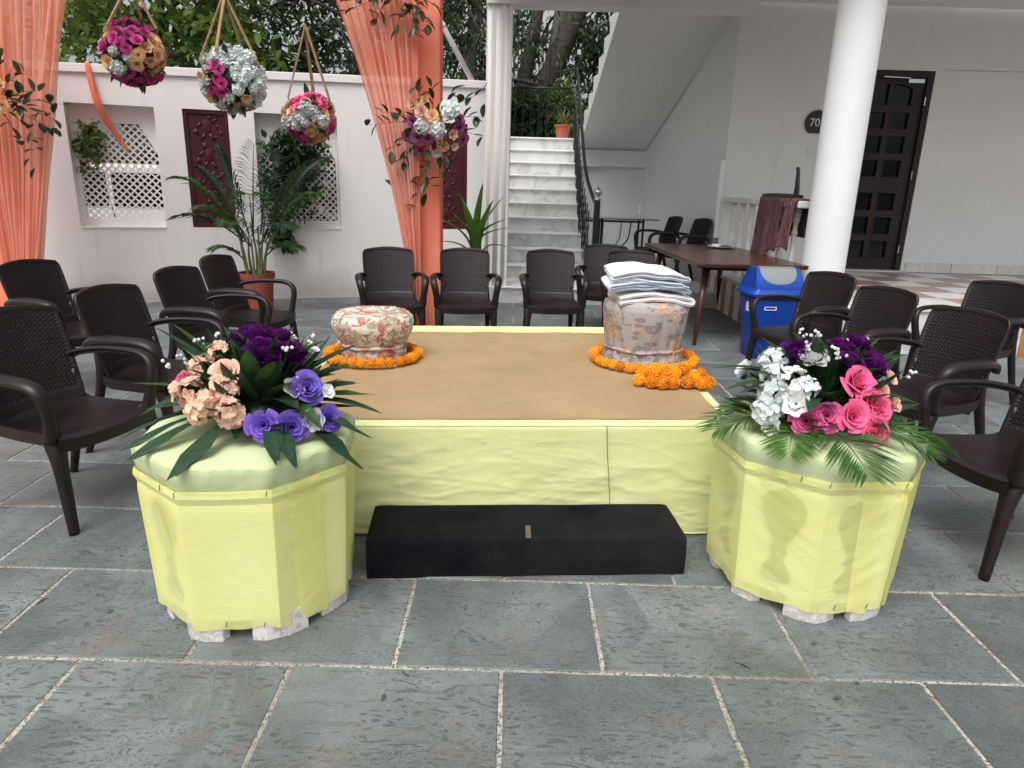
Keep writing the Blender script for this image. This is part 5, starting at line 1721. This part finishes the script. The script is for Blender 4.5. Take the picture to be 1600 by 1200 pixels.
# loose end of ribbon over the wall
rb = thing('cloth_ribbon', 'thin coral ribbon trailing over the wall into the first niche', 'ribbon', (-5.118, 7.797, 0), WA)
pth = catmull([(.53, .05, 2.575), (.545, -.045, 2.56), (.565, -.05, 2.38), (.60, -.045, 2.16), (.66, .03, 1.98), (.735, .115, 1.82), (.80, .135, 1.70)], 6)
MB().tube(pth, [(.012, .004), (.022, .005), (.034, .007), (.036, .007), (.036, .007), (.030, .006), (.012, .005)], 8, side=(1, 0, 0)).build('ribbon', M['peach'], rb, smooth=True)
MB().tube(catmull([(.55, -.05, 2.52), (.575, -.06, 2.36), (.59, -.055, 2.26)], 5), [(.014, .004), (.020, .004), (.008, .003)], 6, side=(1, 0, 0)).build('ribbon_tail', M['peach'], rb, smooth=True)
st_ = thing('bamboo_stick', 'thin bamboo stick leaning from the left drape to the wall top', 'stick', (-5.2, 7.45, 2.3))
MB().tube([(0, 0, .48), (.32, .30, .25)], .008, 6).build('stick', M['slat_wood'], st_)
MB().tube([(.32, .30, .25), (.33, .31, .20)], .006, 6).build('stick_tip', M['slat_wood'], st_)

def spray(label, c, flowers, leafdirs, seed, name='flower_spray', r_=.28):
    t = thing(name, label, 'flowers', c, 0, 'silk flower sprays on the drapes')
    rr = random.Random(seed)
    for (kind, colr, dx, dz, s) in flowers:
        d = Vector((dx, -.10 - .12 * (1 - min(1, (dx * dx + dz * dz) / (r_ * r_))), dz))
        flower(kind, colr, d, d + Vector((0, -.3, 0)), s, t, rr)
    for (dx, dz, L, n) in leafdirs:
        d = Vector((dx, rr.uniform(-.35, .15), dz)).normalized()
        b = MB()
        a = d * .10 + Vector((0, -.06, 0))
        sg = Vector((rr.uniform(-.1, .1), 0, -.18 * L))
        path = catmull([a, a + d * L * .5 + sg * .2, a + d * L + sg], 5)
        b.tube(path, [.004, .0025, .0012], 5)
        b.build('stem', M['twig'], t)
        for k in range(n):
            f = (k + 1) / n
            i = min(int(f * (len(path) - 1)), len(path) - 1)
            p = path[i]
            ld = (d * .5 + Vector((rr.uniform(-1, 1), rr.uniform(-.6, .3), rr.uniform(-1, 1)))).normalized()
            b = MB()
            blade(b, p, p + ld * rr.uniform(.085, .125), rr.uniform(.024, .036), .08, .3, 6)
            b.build('leaf', rr.choice((M['leaf_silk'], M['leaf_silk'], M['leaf_dark'])), t, smooth=True, fix=False)
    return t
spray('silk flower spray pinned to the right peach drape and post', (-.80, 6.80, 1.95), [
    ('open', 'apricot', -.16, .16, .13), ('rose', 'peach', -.08, .11, .14), ('rose', 'apricot', .02, .07, .13), ('open', 'apricot', -.05, .20, .11), ('hydrangea', 'mint', .17, .13, .19), ('rose', 'mauve', -.16, .02, .13), ('hydrangea', 'grey', -.07, -.03, .16), ('hydrangea', 'grey', .07, -.05, .17),
    ('rose', 'mauve', -.22, -.10, .12), ('rose', 'mauve', -.12, -.12, .13), ('rose', 'mauve', -.02, -.13, .12), ('rose', 'mauve', .26, -.02, .13), ('rose', 'mauve', .29, -.12, .12), ('open', 'apricot', .20, -.08, .12), ('open', 'apricot', .12, -.18, .12), ('rose', 'mauve', -.10, -.23, .11), ('open', 'peach', .21, -.18, .10), ('rose', 'mauve', .26, .05, .11), ('open', 'grey', .05, -.24, .11)],
    [(-1, .35, .42, 8), (-1, .1, .40, 8), (-.9, -.35, .40, 7), (-.7, -.8, .50, 9), (-.3, -1, .55, 9), (.2, -1, .38, 7), (.5, -.9, .40, 8), (.9, .3, .42, 8), (.8, .7, .48, 9), (.6, .8, .36, 7), (-.4, 1, .30, 7), (.1, 1, .28, 6), (1, -.1, .30, 6), (-.15, -1, .45, 8), (-.6, -.5, .3, 7)], 4)
spray('silk flower spray on the left drape, cut by the left picture edge', (-4.70, 6.72, 2.03), [
    ('rose', 'apricot', -.02, -.03, .15), ('rose', 'apricot', .12, -.03, .13), ('open', 'apricot', .11, .14, .14), ('open', 'apricot', -.06, .12, .14), ('hydrangea', 'grey', -.16, .05, .15), ('open', 'peach', .04, .06, .12), ('rose', 'mauve', -.14, -.12, .12)],
    [(1, .15, .50, 8), (1, .35, .46, 7), (.9, -.1, .44, 8), (.7, -.6, .40, 8), (.4, -1, .42, 8), (-.2, -1, .35, 7), (.2, 1, .34, 7), (.6, .7, .34, 7), (-.6, .8, .34, 7), (-1, -.3, .3, 6), (.95, .05, .35, 7), (.8, -.35, .4, 8)], 6)
spray('leafy silk garland end at the top of the right drape', (-1.0, 6.78, 3.05), [('open', 'grey', -.30, .02, .12), ('open', 'grey', .02, .04, .12), ('open', 'apricot', -.12, .08, .12), ('hydrangea', 'grey', .12, .0, .14)],
      [(-1, -.1, .42, 8), (-1, -.35, .46, 7), (.3, -1, .22, 6), (.8, -.4, .3, 7), (-.3, -.9, .2, 6), (.6, -.8, .22, 7), (-.6, -.3, .3, 7), (1, 0, .3, 7), (.1, -.7, .2, 6)], 12)

# ============================================================ potted plants
def pot(parent, r0_, r1_, h, mat):
    MB().lathe([(r0_, 0), (r1_ * .97, h * .86), (r1_ * 1.06, h * .86), (r1_ * 1.08, h), (r1_ * .96, h), (r1_ * .93, h * .9), (.01, h * .88)], 28).build('pot', mat, parent, auto=40)
    MB().lathe([(r1_ * .93, h * .9), (.01, h * .93)], 20).build('soil', M['soil'], parent)
pm = thing('potted_palm', 'feathery palm in a red pot against the wall below the flower balls', 'plant', (-2.86, 7.66, 0))
pot(pm, .155, .185, .44, M['terracotta'])
rr = random.Random(17)
for k in range(11):
    th = 2 * PI * k / 11 + rr.uniform(-.2, .2)
    x, y = .09 * math.cos(th), .06 * math.sin(th)
    h = rr.uniform(.75, 1.05)
    e = (x * 2.6 + rr.uniform(-.1, .1), y * 2.0, h)
    MB().tube(catmull([(x, y, .39), (x * 1.5, y * 1.3, .39 + (h - .39) * .5), e], 4), [.017, .012, .008], 7).build('cane', M['cane'], pm, smooth=True)
random.seed(5)
for (bx, bz, tx, ty, tz, ar, ll) in ((-.12, .95, -.74, -.15, 1.42, .42, .34), (-.1, .9, -.80, -.1, 1.02, .30, .30), (-.05, 1.0, -.22, -.2, 1.72, .15, .34), (.0, 1.0, .16, -.3, 1.78, .12, .34), (.08, 1.0, .30, -.2, 1.70, .20, .36), (.1, .95, .86, -.25, 1.66, .42, .38), (.12, .9, .70, -.3, 1.30, .35, .36), (.05, .85, .45, -.35, .95, .30, .32), (-.05, .85, -.45, -.35, 1.12, .32, .32), (.0, .9, .12, -.45, 1.28, .30, .34), (.1, .7, .52, -.2, .72, .25, .26), (-.1, .65, -.35, -.3, .70, .20, .22), (.1, .9, .55, .05, 1.55, .3, .34), (-.08, .9, -.52, .05, 1.52, .3, .32), (-.02, .8, -.12, -.40, .98, .28, .3)):
    b = MB()
    frond(b, (bx, 0, bz * .85), (tx, ty * .8, tz), ar * .7, 24, ll, .0115, .55, .009, .15)
    b.build('frond', M['leaf_palm'] if random.random() < .6 else M['leaf_blue'], pm, fix=False)
cr = thing('creeper', 'leafy green creeper growing through the second niche lattice', 'plant', (-2.66, 8.50, 0))
p, cc = clumps((0, 0, 1.55), (.40, .08, .42), 26, 40, .075, 91)
p2, _ = clumps((-.12, -.04, .86), (.08, .05, .22), 7, 22, .045, 92)
leaf_cloud('foliage', M['tree_dark'], np.concatenate([p, p2]), .10, cr, 93, .2, shape=.6)
b = MB()
for q in range(4):
    b.tube(catmull([(-.1 + .06 * q, .12, .92), (-.14 + .08 * q, .04, 1.2), (-.2 + .13 * q, -.02, 1.6)], 5), [.008, .006, .004], 5)
b.build('stems', M['bark'], cr, smooth=True)
cr2 = thing('creeper', 'bright leafed plant pushing through the first niche lattice', 'plant', (-4.66, 8.07, 0))
p, cc = clumps((-.10, 0, 1.74), (.15, .06, .17), 10, 26, .055, 95)
p2, _ = clumps((-.17, .0, 1.54), (.12, .05, .10), 5, 22, .045, 96)
leaf_cloud('foliage', M['tree_light'], np.concatenate([p, p2]), .085, cr2, 97, .2, shape=.6)
MB().tube(catmull([(0, .3, 0), (-.05, .25, .9), (-.1, .06, 1.6)], 5), [.01, .006], 5).build('stems', M['bark'], cr2)
sp_ = thing('strap_leaf_plant', 'potted plant with broad arching strap leaves before the white post', 'plant', (-.46, 8.18, 0))
pot(sp_, .13, .16, .40, M['terracotta'])
for (tx, ty, tz, w, sag) in ((.06, -.1, 1.46, .048, .06), (.30, -.15, 1.08, .05, .28), (.36, -.1, .98, .042, .34), (-.25, -.15, 1.16, .05, .16), (-.40, -.1, 1.08, .045, .22), (-.12, -.25, 1.22, .05, .10), (.16, -.2, 1.28, .05, .10), (.02, -.3, 1.05, .05, .16), (-.38, -.1, .80, .04, .30), (.26, .1, 1.32, .045, .14), (-.18, .12, 1.34, .045, .1), (.40, -.05, .72, .035, .42)):
    b = MB(); blade(b, (tx * .08, ty * .1, .38), (tx * 1.2, ty, tz), w * 1.15, sag, .45, 16)
    b.build('strap_leaf', M['leaf_strap'], sp_, smooth=True, fix=False)
tp_ = thing('terracotta_pot', 'orange plant pot standing at the top of the marble stairs', 'pot', (.735, 12.45, 2.2))
pot(tp_, .095, .13, .235, M['pot_orange'])
for k in range(9):
    rr = random.Random(k)
    b = MB(); blade(b, (0, 0, .2), (rr.uniform(-.2, .2), rr.uniform(-.1, .1), rr.uniform(.36, .6)), .02, .08, .3, 8)
    b.build('leaf', M['leaf_yellowing'], tp_, smooth=True, fix=False)
pole = thing('slanted_pole', 'pale grey pole slanting up from the wall top beside the peach post', 'pole', (-.60, 9.40, 2.675))
MB().tube([(0, 0, 0), (-.36, -.02, .60), (-.78, -.05, 1.32)], .034, 10).build('pole_tube', M['pvc'], pole, smooth=True)
MB().tube([(-.36, -.02, .60), (-.385, -.022, .645)], .038, 10).build('joint_sleeve', M['pvc'], pole, smooth=True)

# ============================================================ wooden table, plate, bin
tb = thing('wooden_table', 'long dark brown wooden table with tapered splayed legs beside the dustbin', 'table', (2.165, 7.62, 0), R(2.2))
TW, TL, TH = 1.06, 2.28, .795
def tt(u, v):
    s, q = 2 * u - 1, 2 * v - 1
    return (s * TW / 2, q * TL / 2, TH)
b = MB().slab(tt, lambda u, v: (tt(u, v)[0] * .985, tt(u, v)[1] * .993, TH - .042), 6, 6)
b.build('tabletop', M['table_wood'], tb, bevel=.010)
b = MB()
for sx in (-1, 1):
    b.box((sx * .36, 0, TH - .068), (.03, TL - .5, .05))
for sy in (-1, 1):
    b.box((0, sy * .86, TH - .0685), (.69, .03, .05))
b.build('apron', M['table_wood'], tb)
for sx in (-1, 1):
    for sy in (-1, 1):
        MB().tube([(sx * .36, sy * .90, TH - .044), (sx * .46, sy * 1.07, 0)], [(.040, .030), (.019, .017)], 10, side=(1, 0, 0)).build('leg', M['table_wood'], tb, smooth=True)
pt = thing('plate', 'white plate with leftover food on the wooden table', 'plate', (2.42, 8.28, TH + .001))
MB().lathe([(.08, 0), (.13, .008), (.165, .020), (.168, .024), (.13, .014), (.01, .007)], 32).build('dish', M['porcelain'], pt, smooth=True)
b = MB()
for k in range(22):
    rr = random.Random(k)
    b.lathe([(.002, 0), (rr.uniform(.012, .024), .006), (rr.uniform(.006, .014), .016), (.001, .02)], 7, (rr.uniform(-.06, .10), rr.uniform(-.07, .07), .008))
b.build('food', M['food'], pt, smooth=True)
MB().lathe([(.042, .008), (.052, .03), (.055, .045), (.048, .044), (.02, .02)], 18, (-.07, -.03, 0)).build('bowl', M['porcelain'], pt, smooth=True)
gl = thing('drinking_glass', 'small clear glass standing behind the plate on the table', 'glass', (2.40, 8.50, TH + .001))
MB().lathe([(.028, 0), (.036, .10), (.034, .10), (.026, .006), (.001, .006)], 20, cap=False).build('tumbler', M['glass'], gl, smooth=True)

bn = thing('dustbin', 'blue plastic dustbin with grey swing flap beside the wooden table', 'bin', (2.295, 6.18, 0), R(4))
bn.scale = (1.0, 1.0, .93)
def rrect(w, d, r_, n=5):
    out = []
    for (cx, cy, a0) in ((w - r_, d - r_, 0), (-w + r_, d - r_, 90), (-w + r_, -d + r_, 180), (w - r_, -d + r_, 270)):
        for k in range(n + 1):
            a = R(a0 + 90 * k / n)
            out.append((cx + r_ * math.cos(a), cy + r_ * math.sin(a)))
    return out
def loft(b, rings):
    n = len(rings[0][0])
    vs = [(x, y, z) for ring, z in rings for x, y in ring]
    fs = []
    for k in range(len(rings) - 1):
        fs += [(k * n + i, k * n + (i + 1) % n, (k + 1) * n + (i + 1) % n, (k + 1) * n + i) for i in range(n)]
    fs.append(tuple(range(n - 1, -1, -1))); fs.append(tuple((len(rings) - 1) * n + i for i in range(n)))
    return b.add(vs, fs)
loft(MB(), [(rrect(.165, .125, .03), .0), (rrect(.178, .135, .04), .02), (rrect(.222, .168, .045), .58)]).build('bin_body', M['bin_blue'], bn, auto=35)
loft(MB(), [(rrect(.228, .174, .045), .58), (rrect(.232, .178, .045), .60), (rrect(.225, .172, .045), .615)]).build('bin_rim', M['black_rim'], bn, auto=35)
lid = loft(MB(), [(rrect(.252, .198, .05), .612), (rrect(.256, .202, .05), .635), (rrect(.240, .188, .05), .655), (rrect(.225, .178, .05), .68)]).build('lid', M['bin_blue'], bn, auto=35)
# hood: sloping faces, each with a U-shaped opening closed by the swing flap
def hoodface(s_, v, sy, inset=0.0):
    w = .222 - .030 * v
    y = -.172 + .105 * v ** 1.4
    z = .672 + .198 * v ** .8
    return (s_ * w, sy * (-(y) - inset) * -1 if sy > 0 else -(y + inset), z)
def ucut(s_):
    q = min(1.0, abs(s_) / .86)
    return 1.0 - .80 * math.sqrt(max(0.0, 1 - q ** 2.6))
hb, fb = MB(), MB()
for sy in (1, -1):
    def blue(u, v, sy=sy):
        s_ = 2 * u - 1
        return hoodface(s_, v * ucut(s_), sy)
    hb.grid(blue, 44, 6)
    def grey(u, v, sy=sy):
        s_ = (2 * u - 1) * .85
        vv = ucut(s_) + (1 - ucut(s_)) * v
        return hoodface(s_, max(0, vv - .02), sy, .010)
    fb.grid(grey, 36, 10)
for sx in (-1, 1):
    ring = [hoodface(sx, q / 12, 1) for q in range(13)] + [hoodface(sx, 1 - q / 12, -1) for q in range(13)]
    hb.add(ring, [tuple(range(26))])
    ring2 = [hoodface(sx, 1, 1), hoodface(sx * .86, 1, 1), hoodface(sx * .86, 1, -1), hoodface(sx, 1, -1)]
    hb.add(ring2, [(0, 1, 2, 3)])
hb.build('hood', M['bin_blue'], lid, auto=40, fix=False)
fb.grid(lambda u, v: ((2 * u - 1) * .85 * .192, -.058 + .116 * v, .868 + .006 * math.sin(PI * v)), 6, 6)
fb.build('swing_flap', M['bin_grey'], lid, auto=40, fix=False)
b = MB()
for (x, z, sx, sz) in ((-.075, .50, .008, .032), (.025, .50, .008, .032), (-.025, .514, .10, .006), (-.025, .486, .10, .006)):
    b.box((x - .04, -.1655, z), (sx, .012, sz))
b.build('printed_mark', M['white_print'], bn)
b = MB()
b.box((-.2165, -.03, .50), (.008, .05, .09))
b.build('printed_mark', M['white_print'], bn)

# ============================================================ under the stairs
gt = thing('glass_table', 'black glass topped table on iron legs under the stairs', 'table', (1.55, 10.55, .207))
MB().box((0, 0, .80), (1.02, .62, .014)).build('glass_top', M['black_glass'], gt, bevel=.003)
for (x, y) in ((-.30, -.2), (.30, -.2), (-.30, .2), (.30, .2)):
    MB().tube([(x, y, 0), (x, y, .79)], .022 if x < 0 else .016, 8).build('leg', M['iron'], gt, smooth=True)
MB().box((-.12, -.2, .765), (.80, .03, .03)).build('apron', M['iron'], gt)
MB().tube(catmull([(-.28, -.2, .42), (-.1, -.2, .36), (.08, -.2, .50), (.12, -.2, .76)], 6), .010, 6).build('scroll', M['iron'], gt, smooth=True)
MB().tube(catmull([(-.28, -.2, .38), (-.16, -.2, .36), (-.04, -.2, .52), (-.02, -.2, .76)], 6), .008, 6).build('scroll', M['iron'], gt, smooth=True)
bo = thing('water_bottle', 'clear plastic water bottle on the glass table under the stairs', 'bottle', (1.80, 10.42, 1.0155))
MB().lathe([(.03, 0), (.034, .01), (.034, .12), (.031, .125), (.034, .13), (.034, .16), (.014, .20), (.013, .215)], 18).build('bottle_body', M['bottle'], bo, smooth=True)
MB().lathe([(.015, .213), (.015, .232)], 14).build('cap', M['white_print'], bo)

# ============================================================ things on the balustrade and wall
def hang_cloth(label, y0, y1, drop0, drop1, seed):
    t = thing('hanging_cloth', label, 'cloth', (2.80, (y0 + y1) / 2, 1.372), 0, 'brown cloths drying on the balustrade')
    L = y1 - y0
    def fn(u, v):
        y = (u - .5) * L
        w = abs(v - .42) / .58 if v > .42 else (.42 - v) / .42
        n_ = .022 * fnoise(u * 4.5, v * 1.2, seed) + .012 * fnoise(u * 11, v * 4, seed + 2)
        if v < .36:                         # falls down the camera side
            f = (.36 - v) / .36
            d = (drop0 + (drop1 - drop0) * u) * (1 + .28 * fnoise(u * 3.1, 5, seed)) * f
            pin = 1 - .30 * f * math.sin(PI * u) * max(0, fnoise(u * 2.2, 8.2, seed) + .4)
            return (-.092 - .03 * f + n_ * (1 + f), y * pin, -.012 - d)
        if v > .66:
            f = (v - .66) / .34
            return (.092 + .02 * f + n_, y, -.012 - .35 * f)
        f = (v - .36) / .30
        return (-.092 + .184 * f, y, .010 + .008 * math.sin(PI * f) + .35 * n_)
    MB().slab(fn, lambda u, v: tuple(Vector(fn(u, v)) + Vector((.006 if v < .5 else -.006, 0, -.004))), 44, 70).build('cloth', M['brown_cloth'], t, smooth=True)
    return t
hang_cloth('mauve brown cloth drying on the balustrade, the farther one', 7.28, 8.03, .50, .62, 2.0)
hang_cloth('dark brown cloth drying on the balustrade beside the round column', 6.95, 7.25, .46, .42, 6.0)
dk = thing('wooden_bracket', 'black wooden piece with an upright neck lying on the balustrade', 'wood piece', (2.80, 7.62, 1.388))
MB().slab(lambda u, v: ((u - .5) * .10 * (1 - .5 * abs(2 * v - 1) ** 3), (v - .5) * 1.05, .034 + .012 * math.sin(PI * v)), lambda u, v: ((u - .5) * .10 * (1 - .5 * abs(2 * v - 1) ** 3), (v - .5) * 1.05, .0), 4, 14).build('base_board', M['iron'], dk, auto=40)
MB().tube(catmull([(0, -.40, .03), (0, -.40, .10), (0, -.385, .19), (0, -.375, .265), (0, -.345, .29)], 4), [(.022, .055), (.02, .045), (.018, .032), (.016, .024), (.015, .020)], 10, side=(1, 0, 0)).build('upright_neck', M['iron'], dk, smooth=True)

sg = thing('room_sign', 'dark oval room number sign half hidden by the column', 'sign', (3.80, YW - .002, 2.305))
def oval(rx, rz, y0, y1, flat=.8):
    n = 40
    pts = []
    for q in range(n):
        a = 2 * PI * q / n
        x, z = rx * math.cos(a), rz * math.sin(a)
        pts.append((x, max(-rz * flat, min(rz, z))))
    return MB().prism(pts, 'y', y0, y1)
oval(.155, .155, -.022, 0).build('plaque', M['sign_rim'], sg, bevel=.004)
oval(.138, .140, -.027, -.0215).build('plaque_face', M['sign'], sg)
cu = bpy.data.curves.new('numerals', 'FONT')
cu.body = '701'
cu.size = .135
cu.align_x = 'CENTER'; cu.align_y = 'CENTER'
cu.extrude = .003
tmp = bpy.data.objects.new('numerals', cu)
col.objects.link(tmp)
dg = bpy.context.evaluated_depsgraph_get()
me = bpy.data.meshes.new_from_object(tmp.evaluated_get(dg))
bpy.data.objects.remove(tmp)
me.materials.clear(); me.materials.append(M['white_print'])
link('numerals', me, sg, (0.0, -.030, 0), (PI / 2, 0, 0))
sw = thing('light_switch', 'white switch plate on the wall below the room sign', 'switch', (3.80, YW - .002, 1.945))
MB().box((0, -.006, 0), (.155, .012, .115)).build('plate', M['switch'], sw, bevel=.004)
for k in (-1, 0, 1):
    MB().box((k * .042, -.0135, 0), (.036, .005, .062)).build('rocker', M['switch'], sw, bevel=.0015)

# ============================================================ vehicle seen through the lattice
cv = thing('parked_car', 'white car parked outside, seen through the niche lattice', 'car', (-6.05, 10.7, 0), R(14))
pr_ = [(-2.1, .30), (-2.12, .62), (-2.0, .86), (-1.25, .96), (-.65, 1.50), (-.45, 1.58), (.9, 1.58), (1.25, 1.50), (1.95, 1.0), (2.1, .92), (2.12, .35)]
MB().prism(pr_, 'y', -.82, .82).build('car_body', M['car_white'], cv, bevel=.05)
for (x0, x1, xt0, xt1) in ((-1.05, .15, -.55, .15), (.22, 1.55, .22, 1.10)):
    MB().prism([(x0, 1.0), (x1, 1.0), (xt1, 1.46), (xt0, 1.46)], 'y', -.832, -.815).build('side_window', M['door_glass'], cv)
for x in (-1.35, 1.35):
    w = MB(); pts = [(x + .33 * math.cos(2 * PI * q / 24), .33 + .33 * math.sin(2 * PI * q / 24)) for q in range(24)]
    w.prism(pts, 'y', -.86, -.62).build('wheel', M['rubber'], cv, bevel=.02)
    w2 = [(x + .2 * math.cos(2 * PI * q / 24), .33 + .2 * math.sin(2 * PI * q / 24)) for q in range(24)]
    MB().prism(w2, 'y', -.868, -.858).build('wheel_cover', M['steel'], cv)

# ============================================================ litter on the slabs
rr = random.Random(31)
for (x, y, lab) in ((.98, 1.72, 'small dry leaf scrap on the slab nearest the lower right corner'), (1.09, 1.80, 'curled dry leaf scrap beside another below the right pedestal'), (-.35, 1.66, 'tiny dry leaf scrap on the front slab left of the middle joint'), (-1.35, 2.06, 'dry leaf scrap on the slab left of the left pedestal'), (-2.6, 3.25, 'dry leaf scrap on the floor beneath the foremost left chair'), (1.02, 1.98, 'dry leaf scrap lying close before the right pedestal')):
    t = thing('dry_leaf', lab, 'leaf', (x, y, .0045), rr.uniform(0, 6), 'dry leaf scraps on the slabs')
    b = MB(); blade(b, (0, 0, .003), (rr.uniform(.018, .032), 0, .004), rr.uniform(.004, .009), .15, .5, 5)
    b.build('leaf_blade', M['dry'], t, smooth=True, fix=False)
for (x, y, L, lab) in ((.755, 1.86, .055, 'short dark twig on the slab below the right pedestal'), (-.30, 1.78, .035, 'short twig on the slab in front of the black step'), (-1.62, 2.10, .04, 'short twig on the slab at far left of the foreground')):
    t = thing('twig', lab, 'twig', (x, y, .005), rr.uniform(0, 6), 'twigs on the slabs')
    MB().tube([(-L / 2, 0, .002), (0, .004, .003), (L / 2, 0, .002)], [.0016, .0022, .0012], 5).build('twig_stem', M['twig'], t)
